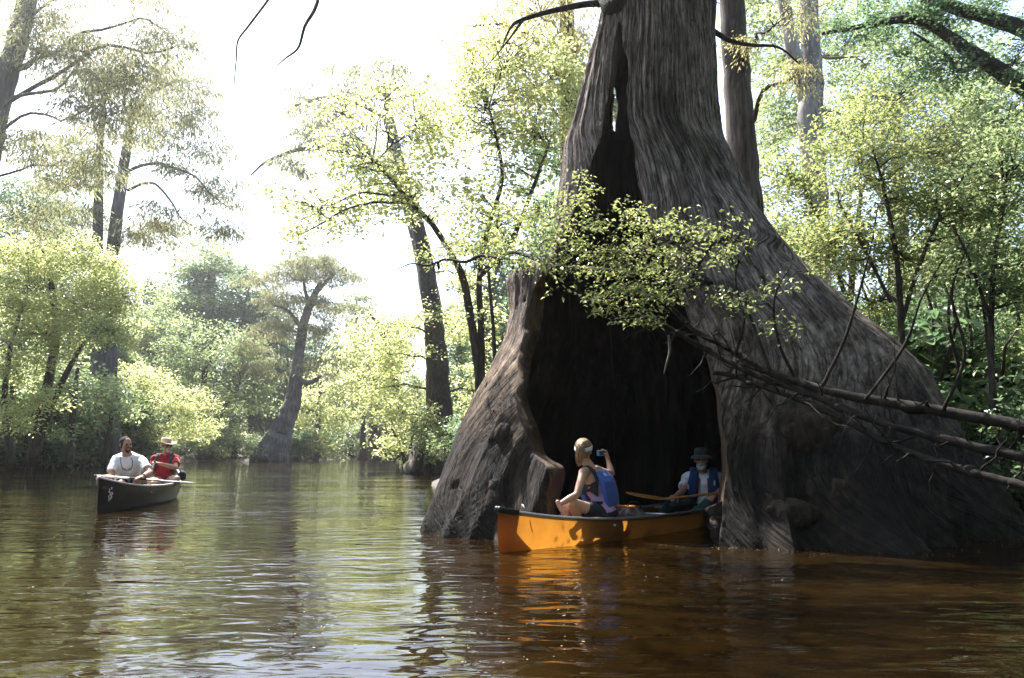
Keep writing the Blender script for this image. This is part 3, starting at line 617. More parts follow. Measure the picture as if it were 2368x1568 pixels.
# --- bright yellow-green tree leaning over the river behind the left leg
grow('leaning_tree', 'sunlit yellow-green tree with twin dark stems leaning over the river behind the hollow trunk', 'tree',
     [[(1110,1010,17,26),(1108,880,17,22),(1092,760,17,20),(1072,650,17,18),(1050,600,16.8,15),(1000,520,16.5,13),(950,470,16.3,12),(900,410,16,9),(860,370,16,6)],
      [(1112,900,17,20),(1112,760,17,16),(1108,640,17,13),(1130,520,16.8,11),(1160,420,16.5,10),(1150,330,16.4,8),(1130,250,16.2,5)],
      [(1150,960,16.5,12),(1140,760,16.5,9),(1128,620,16.5,7)],
      [(1108,640,17,14),(1180,560,16,12),(1230,440,15.6,10),(1270,330,15.5,6)]],
     [(740,490,150,55,16,1.6,40),(840,390,150,80,16.4,1.7,52),(980,300,150,90,16.5,1.7,56),(1120,250,130,100,16.5,1.6,56),(1235,320,85,140,16,1.2,50),(960,450,170,70,16.5,1.5,48),(1130,470,120,90,16.5,1.3,46),
      (690,545,60,24,15.8,.8,6),(1080,580,80,40,16.3,1.0,12),(1120,720,50,80,17.2,.8,12),(780,270,90,60,16.8,1.2,18),(900,210,110,50,16.8,1.3,20),(1190,130,130,80,16.5,1.5,38),(1300,190,70,90,16,1.0,30),(1090,160,90,50,16.5,1.3,18)],
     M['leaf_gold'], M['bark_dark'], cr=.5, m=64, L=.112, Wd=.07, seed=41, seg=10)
# feathery gold cypress behind, top centre
grow('cypress_tree', 'feathery gold cypress boughs behind the narrow top slit of the hollow tree', 'tree',
     [[(1330,1080,19,60),(1325,700,19,52),(1315,300,19,44),(1310,0,19,36),(1306,-300,19,24)]],
     [(1250,40,150,50,18.5,1.6,38),(1160,100,120,50,18,1.5,24),(1270,150,120,50,18.4,1.5,28),(1200,220,110,40,18,1.4,20),(1340,260,60,80,18,1,18),(1330,120,70,80,18.2,1.2,20),(1220,-40,170,50,18.6,1.5,14),(1100,60,70,30,17.8,1.2,7)],
     M['needle_gold'], M['bark_dark'], cr=.75, m=130, L=.16, Wd=.032, style='needle', seed=42, flat=.3)
# dark cypress on the right bank beyond the left leg
grow('cypress_tree', 'dark bald cypress with fluted base on the bank left of the hollow tree', 'tree',
     [[(992,1096,34,128),(998,1060,34,96),(1010,1000,34,72),(1014,920,34,58),(1008,820,34,50),(1000,730,34,44),(988,650,34,38),(975,560,34,32),(955,480,34,28),(930,400,34,22)]],
     [(900,820,110,40,33,2.2,24),(985,730,80,40,34,2.0,14),(890,760,90,35,33,2,12),(1060,760,80,70,36,2,18),(870,900,110,40,33,2.2,22),(930,960,80,40,33,1.6,14),(1090,900,60,100,37,2,22),(1080,640,60,60,36,2,12)],
     M['leaf_gold'], M['bark_dark'], cr=1.0, m=150, L=.17, Wd=.08, seed=43, seg=16, flat=.28)
rs_ = np.random.RandomState(44)
kb = Buf()
for k in range(26):
    px = 936 + 100 * rs_.rand(); d = rs_.rand() * .8
    P = A_((px * .35 + 992 * .65, 1010, 33.6), (px * .7 + 992 * .3, 1055, 33.2 - d), (px, 1096, 32.8 - d)); tube(kb, spline(P, 8), np.linspace(.07, .14, 8), 6)
child('root', kb.mesh('root'), M['bark_dark'], bpy.data.objects['cypress_tree.002'])
grow('bank_bush', 'small dark glossy bush growing against the fluted cypress base', 'bush', [[(985,1085,31.5,10),(985,1000,31.5,6)]],
     [(985,990,45,60,31.3,.8,26),(1010,1040,30,30,31.3,.6,8)], M['leaf_shiny'], M['bark_dark'], cr=.45, m=110, L=.13, Wd=.07, seed=45)
grow('bank_bush', 'bright low bush dipping to the water beside the fluted cypress', 'bush', [[(940,1088,37,10),(925,1030,37,8),(905,990,37,5)],[(940,1085,37,9),(955,1000,37,5)]],
     [(915,1030,55,45,37,1.2,20),(930,960,60,50,38,1.4,20)], M['leaf_gold'], M['bark_dark'], cr=.6, m=110, L=.14, Wd=.09, seed=46)
# hazy moss-draped tree high behind
grow('mossy_tree', 'tall hazy tree with moss-draped limbs reaching left over open sky', 'tree',
     [[(1030,1060,58,60),(1010,800,58,50),(985,620,58,44),(955,500,58,40),(925,400,58,34),(905,300,58,26),(890,200,58,16)],
      [(920,400,58,16),(800,350,56,13),(700,345,55,10),(620,372,54,7),(580,405,54,4)],
      [(905,280,58,14),(830,240,57,11),(760,225,56,8),(680,245,55,5)]],
     [(720,310,100,32,55.5,3,20),(660,370,60,20,54.5,2,8),(800,190,90,40,57,3,20),(690,225,70,28,56,2.5,12),(880,170,70,40,58,3,12),(880,330,90,50,57.5,3,18),(980,230,80,60,58.5,3,14),(760,260,60,20,56,2,6)],
     M['needle'], M['bark_grey'], cr=1.2, m=130, L=.5, Wd=.09, style='droop', seed=47, flat=.3)

# --- left bank
grow('cypress_tree', 'big leaning cypress trunk cut off by the upper left edge', 'tree',
     [[(-190,1090,30,110),(-120,800,30,72),(-60,520,30,58),(-5,260,30,50),(30,130,30,48),(58,20,30,44),(75,-120,30,38),(90,-400,30,26)]],
     [(190,120,130,60,29,2.4,40),(300,190,110,60,28.5,2,32),(120,40,120,50,30,2,26),(240,270,120,50,29,2,30),(360,60,110,45,28,2,14),(60,330,90,60,30,2,18),(190,390,120,50,30,2,26),(400,110,60,40,28,1.4,8),(40,110,60,60,30,1.6,12),(300,-30,160,40,29,2,14),(90,500,80,50,30.5,1.6,14)],
     M['needle'], M['bark_grey'], cr=.95, m=190, L=.24, Wd=.045, style='needle', seed=51, seg=16, flat=.32, limb_r=.75)
grow('cypress_tree', 'twin stemmed feathery cypress standing behind the left bank shrubs', 'tree',
     [[(235,1060,46,60),(228,800,46,34),(226,570,46,24),(228,440,46,21),(230,360,46,17),(236,260,46,12),(240,200,46,7)],
      [(250,1060,46,50),(250,750,46,36),(262,570,46,30),(280,430,46,26),(296,330,46,21),(306,270,46,16),(340,220,46,12),(400,190,46,6)],
      [(286,400,46,9),(325,384,45.5,8),(365,378,45.2,7),(400,388,45,6.5),(450,408,44.6,5),(490,452,44.4,3.5),(540,488,44,1.5)],
      [(296,440,46,8),(330,425,45.4,7),(362,428,45,6),(398,470,44.6,4.5),(420,506,44.5,3),(470,536,44,1.5)]],
     [(430,190,80,40,46,2.4,18),(360,160,90,40,46,2.4,18),(440,260,90,40,46,2.4,18),(330,260,60,50,46,2,14),(470,330,80,40,45,2.2,16),(500,440,60,40,44.5,2,13),(400,390,60,30,45,2,9),(170,330,80,50,46,2.4,20),(140,430,90,50,46,2.2,18),(240,200,70,50,46,2,14),(400,500,90,40,45,2.2,16),(330,540,90,40,46,2.4,18),(520,530,50,30,44,1.6,8),(190,500,70,40,46,2,12),(340,330,60,30,46,2,8)],
     M['needle'], M['bark_grey'], cr=1.25, m=190, L=.34, Wd=.06, style='needle', seed=52, seg=10, flat=.34, limb_r=.75)
grow('river_tree', 'dark green broadleaf tree behind the left bank bushes', 'tree', [[(90,1060,55,60),(85,700,55,40),(80,480,55,20)]],
     [(60,480,110,70,55,4,40),(110,560,100,70,54,4,30),(10,600,70,90,54,4,26)], M['leaf_dark'], M['bark_dark'], cr=1.3, m=150, L=.3, Wd=.17, seed=53)
grow('river_tree', 'large golden-green leafy tree bulging over the left bank', 'tree',
     [[(75,1065,32,26),(95,960,32,22),(118,850,32,20),(130,760,32,18),(122,680,32,14),(110,600,32,10)],[(80,1060,31.5,18),(110,960,31.5,16),(150,870,31.5,13),(190,800,31.5,9),(240,740,31.5,6)],[(30,1070,31,16),(10,940,31,14),(25,800,31,10),(60,690,31,6)]],
     [(80,600,110,60,32,2.4,46),(190,610,90,60,31.5,2,38),(40,700,100,60,31.5,2.2,40),(200,710,110,60,31,2,44),(110,780,100,60,31,2,34),(250,770,60,50,30.5,1.4,18),(30,850,80,60,31,2,26),(290,690,50,40,31,1.2,12),(30,560,60,60,33,2,18),(260,620,50,40,31.5,1.4,12),(90,930,60,40,30.5,1.2,9),(20,960,50,40,30,1.2,9)],
     M['leaf_gold'], M['bark_dark'], cr=.74, m=210, L=.125, Wd=.08, seed=54)
grow('river_tree', 'shadowed inner bush tree low on the left bank', 'tree', [[(20,1080,36,20),(30,900,36,14),(50,780,36,8)],[(160,1075,38,18),(170,930,38,12),(180,850,38,7)],[(240,1070,41,14),(260,950,41,9)]],
     [(60,850,110,80,36,2.4,32),(170,900,90,70,38,2.4,26),(20,980,60,60,36,2,14),(250,940,60,60,41,2,16),(120,1000,80,35,37,1.6,9)], M['leaf_mid'], M['bark_dark'], cr=.9, m=120, L=.2, Wd=.11, seed=55)
grow('willow_tree', 'pale arching water-edge tree leaning right over the left bank shallows', 'tree',
     [[(262,1062,52,18),(285,1010,52,15),(320,965,51,12),(360,930,50.5,8),(410,905,50,5)],[(258,1062,52,15),(272,990,52,12),(300,930,52,9),(330,880,52,6)],[(325,1064,54,14),(370,1000,54,10),(400,950,54,7)]],
     [(330,890,90,50,51,2.6,34),(410,930,80,40,50,2.2,28),(300,960,70,40,51,2,18),(420,980,60,30,51,2,16),(360,1000,60,25,52,1.6,12),(250,880,60,50,52,2.4,18),(470,990,40,30,53,1.6,10)],
     M['leaf_gold'], M['bark_dark'], cr=1.0, m=200, L=.16, Wd=.085, seed=56, flat=.38)
grow('willow_tree', 'soft grey-green domed tree leaning over the water beyond the canoeists', 'tree',
     [[(470,1062,76,26),(465,960,76,20),(470,880,76,14),(490,810,76,8)],[(480,1062,76,20),(510,960,75,14),(550,900,74,8)]],
     [(480,810,110,60,76,4.4,44),(400,850,80,60,77,4,26),(560,830,80,60,75,4,28),(500,920,110,60,74.5,4,40),(580,930,60,60,74,3,22),(420,960,80,50,75,3.4,22),(540,1010,70,40,74,3,18),(430,760,70,40,78,4,16)],
     M['leaf_mid'], M['bark_dark'], cr=1.5, m=140, L=.32, Wd=.16, seed=57, flat=.5)
grow('river_tree', 'low rounded bushes spilling to the waterline left of the leaning cypress', 'tree', [[(540,1062,73,12),(545,1010,73,8)],[(470,1063,70,10),(460,1015,70,6)]],
     [(510,1020,70,30,72,2.4,22),(440,1030,60,26,70,2.2,18),(580,1035,40,24,73,2,9)], M['leaf_mid'], M['bark_dark'], cr=1.1, m=120, L=.26, Wd=.15, seed=58)
grow('leaning_cypress', 'solitary leaning cypress with swollen fluted base at the far bend', 'tree',
     [[(624,1066,74,92),(634,1040,74,74),(648,1000,74,54),(664,965,74,44),(677,930,74,38),(681,900,74,34),(686,860,74,28),(692,810,74,25),(700,760,74,22),(712,715,74,19),(728,680,74,14),(742,650,74,9)],
      [(690,880,74,16),(710,885,73.6,13),(728,880,73.4,9),(742,868,73.2,6)],
      [(700,765,74,12),(680,735,73.6,9),(660,715,73.4,7),(630,705,73.2,4)],
      [(716,710,74,11),(705,670,74,8),(700,630,74,5)],[(730,680,74,9),(765,640,74,6),(800,615,74,3)]],
     [(640,690,64,26,73,2.6,24),(720,625,70,30,74,2.6,30),(785,640,54,30,74,2.4,20),(630,755,64,28,73,2.6,24),(745,755,54,32,74,2.4,22),(606,850,50,28,73,2.2,18),(765,700,54,26,74,2.2,18),(596,645,50,24,74.5,2.2,12),(750,850,46,26,74,2.2,16),(655,632,56,24,74,2.2,18),(700,596,60,24,74.5,2.2,18),(586,800,46,24,73.5,2.2,12),(690,690,50,30,74.6,2,14),(745,600,44,22,74.5,2,12)],
     M['needle'], M['bark_grey'], cr=1.4, m=190, L=.36, Wd=.07, style='needle', seed=59, seg=18, flat=.28, limb_r=1.2)
grow('river_tree', 'bright yellow-green bush right of the leaning cypress', 'tree', [[(730,1064,84,16),(735,980,84,12),(740,900,84,8)]],
     [(740,920,60,50,84,3.4,26),(720,1000,60,50,83,3,22),(790,960,50,50,86,3,18),(700,950,30,40,84,2.4,9),(760,1040,60,20,84,2,9)], M['leaf_gold'], M['bark_dark'], cr=1.5, m=130, L=.34, Wd=.18, seed=60)
grow('river_tree', 'wispy pale gold tree overhanging the far right bend', 'tree', [[(930,1062,66,26),(915,900,66,18),(890,780,66,12),(850,720,66,6)]],
     [(850,780,80,45,66,3,20),(900,830,80,50,66,3,24),(820,830,60,40,65,2.6,16),(880,910,80,40,66,2.8,18),(800,900,50,40,66,2.4,11),(940,770,50,40,67,2.6,9)], M['leaf_gold'], M['bark_dark'], cr=1.4, m=130, L=.3, Wd=.15, style='droop', seed=61, flat=.35)
grow('river_tree', 'tall blue-green tree crown rising behind the far bend', 'tree', [[(480,1050,105,44),(480,800,105,32),(490,620,105,16)],[(490,850,105,16),(520,720,105,10),(540,640,105,6)]],
     [(450,640,70,60,106,6,36),(520,640,60,60,105,6,32),(490,720,90,60,104,6,40),(420,720,60,60,104,5,26),(560,720,50,60,104,5,24),(480,590,60,35,106,5,16)], M['leaf_mid'], M['bark_grey'], cr=2.1, m=150, L=.45, Wd=.26, seed=62)
grow('pine_tree', 'tiny distant flat-topped tree poking above the hazy far woods', 'tree', [[(828,1040,150,14),(826,800,150,8),(824,690,150,5)]],
     [(826,690,36,14,150,3,12),(805,715,30,12,150,3,9),(850,722,28,12,150,3,9),(826,745,32,12,150,3,9)], M['leaf_mid'], M['bark_grey'], cr=2.0, m=90, L=.7, Wd=.3, seed=63, flat=.35)
# far trunks in the shade at the bend
for k, (px, wpx) in enumerate([(862,24),(883,20),(905,22),(838,14)]):
    grow('cypress_tree', ['second trunk from the left in the shadowed far right bend', 'third trunk from the left in the shadowed far right bend', 'trunk nearest the right bank in the shadowed far bend', 'thinnest and leftmost trunk in the shadowed far right bend'][k], 'tree',
         [[(px, 1063, 92, wpx * 1.9), (px, 1030, 92, wpx * 1.1), (px + 2, 960, 92, wpx * .75), (px + 4, 860, 92, wpx * .6), (px + 6, 760, 92, wpx * .4)]],
         [(px, 850, 50, 40, 93, 3, 10), (px + 5, 760, 45, 30, 93, 3, 8)], M['leaf_mid'], M['bark_dark'], cr=1.6, m=100, L=.4, Wd=.2, seed=70 + k, group='cypress trunks at the far bend')

# --- woods behind: a few kinds, copied
GW = 'forest trees behind the banks'
LBL = 'leafy forest tree in the hazy woods behind the banks'
rs_ = np.random.RandomState(9)
def proto(seed, h, rad, leaf, style='broad', cr=1.6, m=130, L=.42, Wd=.24):
    """upright tree built at the origin of a spare spot, reused as copies"""
    wood = Buf(); lv = Buf(); rs = np.random.RandomState(seed)
    P = np.array([[0, 0, -.5], [.1, .1, h * .3], [rs.normal(0, .4), rs.normal(0, .4), h * .65], [rs.normal(0, .6), rs.normal(0, .6), h * .95]])
    Q = spline(P, 16); q = np.linspace(.38, .05, 16) * h / 16; q[0] *= 1.6; q[1] *= 1.2; tube(wood, Q, q, 8)
    nb = 15
    for k in range(nb):
        f = (k + .5) / nb; zc = h * (.18 + .80 * f); rr = rad * (1 - .55 * f) * (.75 + .4 * rs.rand()); a = k * 2.4 + rs.rand()
        cc = np.array([math.cos(a) * rr * .62, math.sin(a) * rr * .62, zc]); j = min(15, int(16 * (zc - .12 * h) / h)); j = max(2, j)
        tube(wood, spline(limb_path(Q[j], cc, rs), 8), np.linspace(q[j] * .45, .03, 8), 5)
        n = 7; c2 = cc + in_ball(rs, n) * np.array([rr * .6, rr * .6, h * .085])
        cluster_leaves(lv, c2, cr * (.6 + .6 * rs.rand(n)), m, L, Wd, style, rs, .5)
    return wood.mesh('trunk'), lv.mesh('crown', False)
PR = [(proto(1, 17, 4.6, 0), 'leaf_mid', 'bark_grey'), (proto(2, 20, 4.2, 0), 'leaf_dark', 'bark_grey'), (proto(3, 14, 5.0, 0), 'leaf_gold', 'bark_dark'), (proto(4, 9, 4.4, 0, cr=1.3), 'leaf_mid', 'bark_dark')]
for (mw, ml), lm, bm in PR: mw.materials.append(M[bm]); ml.materials.append(M[lm])
def plant(k, x, y, s, rz, sz=None, lab=None, grp=None):
    (mw, ml), lm, bm = PR[k]
    e = empty('forest_tree', (x, y, float(ground_z(x, y)))); e.rotation_euler = (0, 0, rz); e.scale = (s, s, sz or s); tag(e, lab or LBL, 'tree', grp or GW)
    link('trunk', mw, None, e); link('crown', ml, None, e)
spots = []
for k in range(15):  # far end
    spots.append((-50 + k * 4.0 + rs_.normal(0, 1), 104 + rs_.rand() * 12, .62 + .25 * rs_.rand()))
for k in range(16):  # left bank depth
    t_ = k / 16; spots.append((-36 - rs_.rand() * 9 + 4 * t_, 26 + 60 * t_ + rs_.normal(0, 2), .62 + .3 * rs_.rand()))
for k in range(8): spots.append((-31 - rs_.rand() * 5, 38 + k * 5.2, .5 + .2 * rs_.rand()))
for k in range(10):  # right bank beyond the cypress
    t_ = k / 10; spots.append((-1 - 9 * t_ + rs_.rand() * 6, 42 + 62 * t_, .55 + .2 * rs_.rand()))
for k in range(22):  # woods right and behind the great tree
    spots.append((2 + rs_.rand() * 34, 24 + rs_.rand() * 30, .5 + .3 * rs_.rand()))
for k, (x, y, s) in enumerate(spots):
    if float(poly_sd(np.array([x]), np.array([y]), RIVER)[0]) < 1.0: continue
    lab, grp = [('hazy forest tree closing the view at the far bend', 'forest at the far bend'), ('forest tree standing behind the left bank bushes', 'forest behind the left bank'), ('forest tree behind the left bank shrub row', 'forest close behind the left bank'), ('forest tree on the right bank beyond the fluted cypress', 'forest beyond the fluted cypress'), ('forest tree in the woods behind the giant hollow cypress', 'woods behind the hollow cypress')][0 if k < 15 else 1 if k < 31 else 2 if k < 39 else 3 if k < 49 else 4]
    plant(int(rs_.choice(4, p=[.30, .46, .08, .16])), x, y, s, rs_.rand() * 6.28, None, lab, grp)

for k in range(14): # second row, taller
    spots2 = (-52 + rs_.rand() * 10, 30 + k * 6.5, .95 + .2 * rs_.rand()); plant(int(rs_.choice(3)), *spots2, rs_.rand() * 6.28, None, 'taller forest tree in the back row of the left bank', 'back row of the left bank')
for k in range(12): plant(int(rs_.choice(3)), -58 + k * 4.2, 124 + rs_.rand() * 8, .75 + .2 * rs_.rand(), rs_.rand() * 6.28, None, 'faint forest tree in the last row past the far bend', 'last row past the far bend')
# low shrubs hugging the water's edge
def shrub_proto(seed, h, rad, n=26, cr=.5, m=150, L=.16, Wd=.10):
    wood = Buf(); lv = Buf(); rs = np.random.RandomState(seed); cs = []
    for k in range(9):
        a = rs.rand() * 6.28; e_ = np.array([math.cos(a) * rad * .7 * rs.rand() ** .5, math.sin(a) * rad * .7 * rs.rand() ** .5, h * (.45 + .5 * rs.rand())])
        tube(wood, spline(limb_path((e_[0] * .15, e_[1] * .15, -.3), e_, rs, .05, .12), 9), np.linspace(.045, .008, 9), 5)
    c_ = in_ball(rs, n, .4) * np.array([rad, rad, h * .5]) + np.array([0, 0, h * .52])
    cluster_leaves(lv, c_, cr * (.7 + .6 * rs.rand(n)), m, L, Wd, 'broad', rs, .6)
    return wood.mesh('stem'), lv.mesh('crown', False)
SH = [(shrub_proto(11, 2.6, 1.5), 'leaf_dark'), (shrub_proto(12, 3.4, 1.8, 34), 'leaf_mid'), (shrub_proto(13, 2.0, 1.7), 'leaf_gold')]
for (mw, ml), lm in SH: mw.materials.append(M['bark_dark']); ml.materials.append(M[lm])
def shrub(k, x, y, s, rz, label, group):
    (mw, ml), lm = SH[k]; e = empty('bank_shrub', (x, y, max(0.0, float(ground_z(x, y)) - .05))); e.rotation_euler = (0, 0, rz); e.scale = (s, s, s); tag(e, label, 'shrub', group)
    link('stem', mw, None, e); link('crown', ml, None, e)
def along(P, n, off, lo, hi, label, group, seed, pr=(.65, .25, .1)):
    rs = np.random.RandomState(seed); P = np.array(P, float); Q = spline(P, n)
    for q in Q: shrub(int(rs.choice(3, p=pr)), q[0] + rs.normal(0, off), q[1] + rs.normal(0, off), lo + (hi - lo) * rs.rand(), rs.rand() * 6.28, label, group)
along([(-25,26),(-25,35),(-25.6,42),(-28,47),(-31,55),(-34.6,66),(-35,72)], 44, .8, 1.0, 1.9, 'low shaded shrub at the waterline of the left bank', 'shrubs along the left bank', 91)
along([(-34,76),(-30,80),(-24,80),(-22,84),(-21,92),(-21,101),(-14,101.5),(-11,90),(-8,74),(-6,62),(-4.6,50)], 34, .8, .9, 1.6, 'low hazy shrub at the waterline of the far bend', 'shrubs along the far bend', 92)
along([(-2,39),(-1.6,30),(-.6,22),(.4,18),(2.5,17),(5,15.5),(7.5,13),(9,10.5)], 16, .5, .5, .85, 'low shrub on the bank behind the hollow cypress', 'shrubs behind the hollow cypress', 93)
along([(6.5,12.5),(8.5,12),(11,13),(7,15),(10,18),(13,17),(16,20),(9,22),(12,25),(5,20),(14,13),(9,15)], 30, .9, .8, 1.5, 'woodland floor shrub in the right bank understorey', 'understorey shrubs of the right bank', 94)

# dense shaded mass of foliage under the left bank trees
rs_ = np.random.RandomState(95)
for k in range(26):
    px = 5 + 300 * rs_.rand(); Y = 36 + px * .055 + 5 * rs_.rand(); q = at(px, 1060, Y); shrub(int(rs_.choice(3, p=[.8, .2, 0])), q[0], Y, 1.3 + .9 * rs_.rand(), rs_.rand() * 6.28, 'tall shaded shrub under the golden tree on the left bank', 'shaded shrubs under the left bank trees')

# pale woods filling the upper right behind the stems
grow('woodland_tree', 'broad pale green woodland tree behind the forked grey trunk', 'tree', [[(2080,1000,33,60),(2080,600,33,44),(2070,250,33,24)],[(2075,500,33,24),(1900,250,33,14),(1800,150,33,8)]],
     [(1780,80,130,90,33,3,34),(1960,100,150,100,34,3,40),(2150,120,150,110,34,3,40),(2310,200,120,120,34,3,34),(1800,280,120,90,33,3,28),(2050,260,160,80,33,3,34),(2250,330,140,80,33,3,28)], M['leaf_mid'], M['bark_grey'], cr=1.1, m=130, L=.22, Wd=.12, seed=97)
for k, (x, y, s__) in enumerate([(5.9,8.9,.55),(6.6,8.2,.6),(6.4,9.8,.7),(7.3,9.0,.8),(7.4,7.4,.7),(6.9,10.6,.8)]):
    shrub(0, x, y, s__, k * 1.1, 'dark low shrub tangled against the right foot of the great buttress', 'dark shrubs at the right foot of the great buttress')

# forest wall rising behind the far bend, lower to the right
for k, (px, Y, h_) in enumerate([(395,98,1.12),(440,104,1.2),(535,100,1.16),(575,106,1.1),(615,101,1.0),(655,108,.95),(690,112,.9),(735,110,.82),(775,114,.8),(345,92,1.0)]):
    q = at(px, 1050, Y); plant(1 if k % 3 else 0, q[0], Y, h_, k * 1.7, None, 'tall forest tree in the hazy wall behind the leaning cypress', 'forest wall behind the leaning cypress')

# ================================================================== water elm leaning in from the right, in front of the hollow
M['limb'] = bark_mat('dark limb bark', (0.007, 0.0055, 0.004), (0.022, 0.017, 0.013), (0.06, 0.046, 0.035), scale=(9, 9, 9), dist=.02)  # one even dark tone for the limbs
def stem_pts(L_): return [(a, b, c, d) for a, b, c, d in L_]
LIMBS = [
 [(2620,1030,5.5,35.7),(2367,985,6.0,28.1),(2154,947,6.4,25.4),(1953,913,6.8,21.7),(1790,865,7.2,17.3),(1680,803,7.5,14.6),(1608,765,7.65,12.4),(1540,700,7.75,10.3),(1480,640,7.8,12.0),(1420,560,7.85,9.0),(1370,470,7.9,5.0)],
 [(2620,1110,5.4,32.5),(2367,1057,5.9,24.8),(2178,1014,6.3,22.7),(1991,961,6.7,19.5),(1867,908,7.0,16.7),(1752,870,7.25,14.0),(1656,822,7.5,11.9),(1589,784,7.6,11.4),(1520,745,7.6,11.2),(1430,715,7.6,9.0),(1340,690,7.6,5.0)],
 [(2620,1190,5.3,28.1),(2367,1124,5.8,20.6),(2207,1081,6.2,19.0),(2078,1038,6.5,16.7),(1968,980,6.75,14.6),(1857,928,7.0,13.0),(1761,894,7.2,10.8),(1690,868,7.4,11.1),(1650,862,7.5,11.0)],
 [(1480,640,7.8,12.0),(1380,622,8.1,11.2),(1300,618,8.5,8.0),(1255,606,8.8,8.5),(1215,590,9.1,9.0),(1180,584,9.3,9.0),(1150,596,9.45,8.0),(1110,592,9.6,8.0),(1075,606,9.7,7.0),(1030,600,9.85,6.0),(990,614,9.95,5.0),(950,610,10.05,3.5),(905,630,10.2,1.5)],
 [(1900,895,6.9,9.0),(1950,790,6.9,8.0),(1985,680,6.9,6.0),(2015,560,6.9,4.0),(2030,470,6.9,2.0)],
 [(1840,880,7.1,8.0),(1800,790,7.0,7.0),(1790,690,7.0,5.0),(1830,610,7.0,3.0)],
 [(2000,925,6.6,8.0),(2090,800,6.5,7.0),(2130,690,6.5,5.0),(2180,600,6.5,3.0)],
 [(1700,820,7.4,8.0),(1720,740,7.3,6.0),(1700,640,7.3,4.0),(1730,560,7.3,2.0)],
 [(1560,705,7.7,12.0),(1600,640,7.6,9.0),(1640,570,7.6,6.0),(1690,500,7.6,3.0)],
 [(1470,640,7.8,9.0),(1500,560,7.7,7.0),(1560,480,7.7,4.0)],
 [(1780,860,7.2,9.0),(1720,690,7.5,6.0)],
 [(2180,950,6.3,9.0),(2230,820,6.2,8.0),(2200,680,6.2,6.0),(2240,560,6.2,3.0)]]
EB = [(1150,530,90,46,8.3,.35,18),(1050,560,70,30,8.6,.35,9),(1250,480,70,50,8.1,.35,16),(1180,600,80,26,8.4,.35,10),(1335,515,110,50,7.6,.35,20),(1420,600,140,66,7.5,.45,34),(1300,600,80,56,7.8,.4,19),(1400,690,115,38,7.4,.4,25),(1510,560,110,55,7.5,.4,22),(1610,520,90,42,7.5,.4,12),
      (1340,420,52,60,7.8,.3,8),(1645,610,70,40,7.4,.4,9),(1240,570,60,60,7.9,.35,12),(1540,670,80,36,7.4,.35,14),(1690,700,90,44,7.2,.4,8),(1710,560,70,40,7.2,.35,5),(1470,735,60,18,7.3,.3,8),
      (1130,575,90,30,9.7,.4,3),(1000,590,70,22,9.9,.4,7),(1090,570,80,26,9.8,.4,3),(1830,640,60,50,7.0,.3,4),(2010,520,60,60,6.8,.35,6),(1790,780,60,40,7.0,.3,3),(1560,600,70,50,7.6,.4,10),(1450,510,60,40,7.6,.35,8),(2170,620,60,60,6.4,.4,5)]
WE = grow('water_elm', 'leaning water elm whose three long limbs cross low in front of the buttress', 'tree', LIMBS, EB, M['leaf_shiny'], M['limb'],
          cr=.18, m=46, L=.047, Wd=.026, seed=81, seg=12, flat=.45, twig_r=.7, limb_r=.45, base=(8.0, 5.4, .2))
WE['label'] = 'leaning water elm whose three long limbs cross low in front of the buttress'
# bare twigs, broken stubs and knots along the three long limbs
rs_ = np.random.RandomState(86); tw_ = Buf()
for L_ in LIMBS[:3]:
    P_ = spline(np.array([at(a, b, c) for a, b, c, d in L_]), 60); r_ = np.interp(np.linspace(0, 1, 60), np.linspace(0, 1, len(L_)), [d * m_px(c) / 2 for a, b, c, d in L_])
    for k in range(26):
        i_ = int(4 + 50 * rs_.rand()); ln = .12 + .55 * rs_.rand() ** 2; d_ = unit(np.array([rs_.normal(-.3, .5), rs_.normal(-.1, .4), rs_.normal(.35, .6)]))
        q = [P_[i_]]
        for j in range(5): q.append(q[-1] + (d_ + rs_.normal(0, .28, 3)) * ln / 5)
        tube(tw_, np.array(q), np.linspace(min(.012, r_[i_] * .5), .002, 6), 5)
        if k % 3 == 0:
            for j in (2, 3, 4): e2 = q[j] + rs_.normal(0, .5, 3) * ln * .5; tube(tw_, np.array([q[j], (q[j] + e2) / 2 + rs_.normal(0, .02, 3), e2]), np.linspace(.004, .0015, 3), 4, False)
    for k in range(7):
        i_ = int(3 + 48 * rs_.rand()); ellip_ = P_[i_] + rs_.normal(0, .4, 3) * r_[i_]; tube(tw_, spline(np.array([P_[i_ - 1], ellip_, P_[i_ + 1]]), 7), r_[i_] * np.array([.6, 1.0, 1.18, 1.22, 1.15, .95, .6]), 9)
child('twig', tw_.mesh('twig'), M['limb'], WE)['kind'] = 'stuff'
# the nearest leaves one by one
LF = Buf(); leaves(LF, np.array([[0., 0, 0]]), .052, .030, np.array([[0, 1., 0]]), np.array([[0, 0, 1.]])); LFM = LF.mesh('leaf', False); LFM.materials.append(M['leaf_shiny'])
rs_ = np.random.RandomState(82)
for k in range(150):
    b_ = EB[int(rs_.choice([0, 1, 3, 4, 5, 7, 9, 12, 18, 19]))]; q = at(b_[0], b_[1], b_[4]) + in_ball(rs_, 1, .3)[0] * np.array([b_[2] * m_px(b_[4]), b_[5], b_[3] * m_px(b_[4])]) + np.array([0, -.12, 0])
    o_ = link('leaf', LFM, None, WE); o_.location = Vector(q) - Vector(WE.location); o_.rotation_euler = (rs_.normal(-.2, .4), rs_.normal(0, .5), rs_.rand() * 6.28); s_ = .8 + .5 * rs_.rand(); o_.scale = (s_, s_, s_)
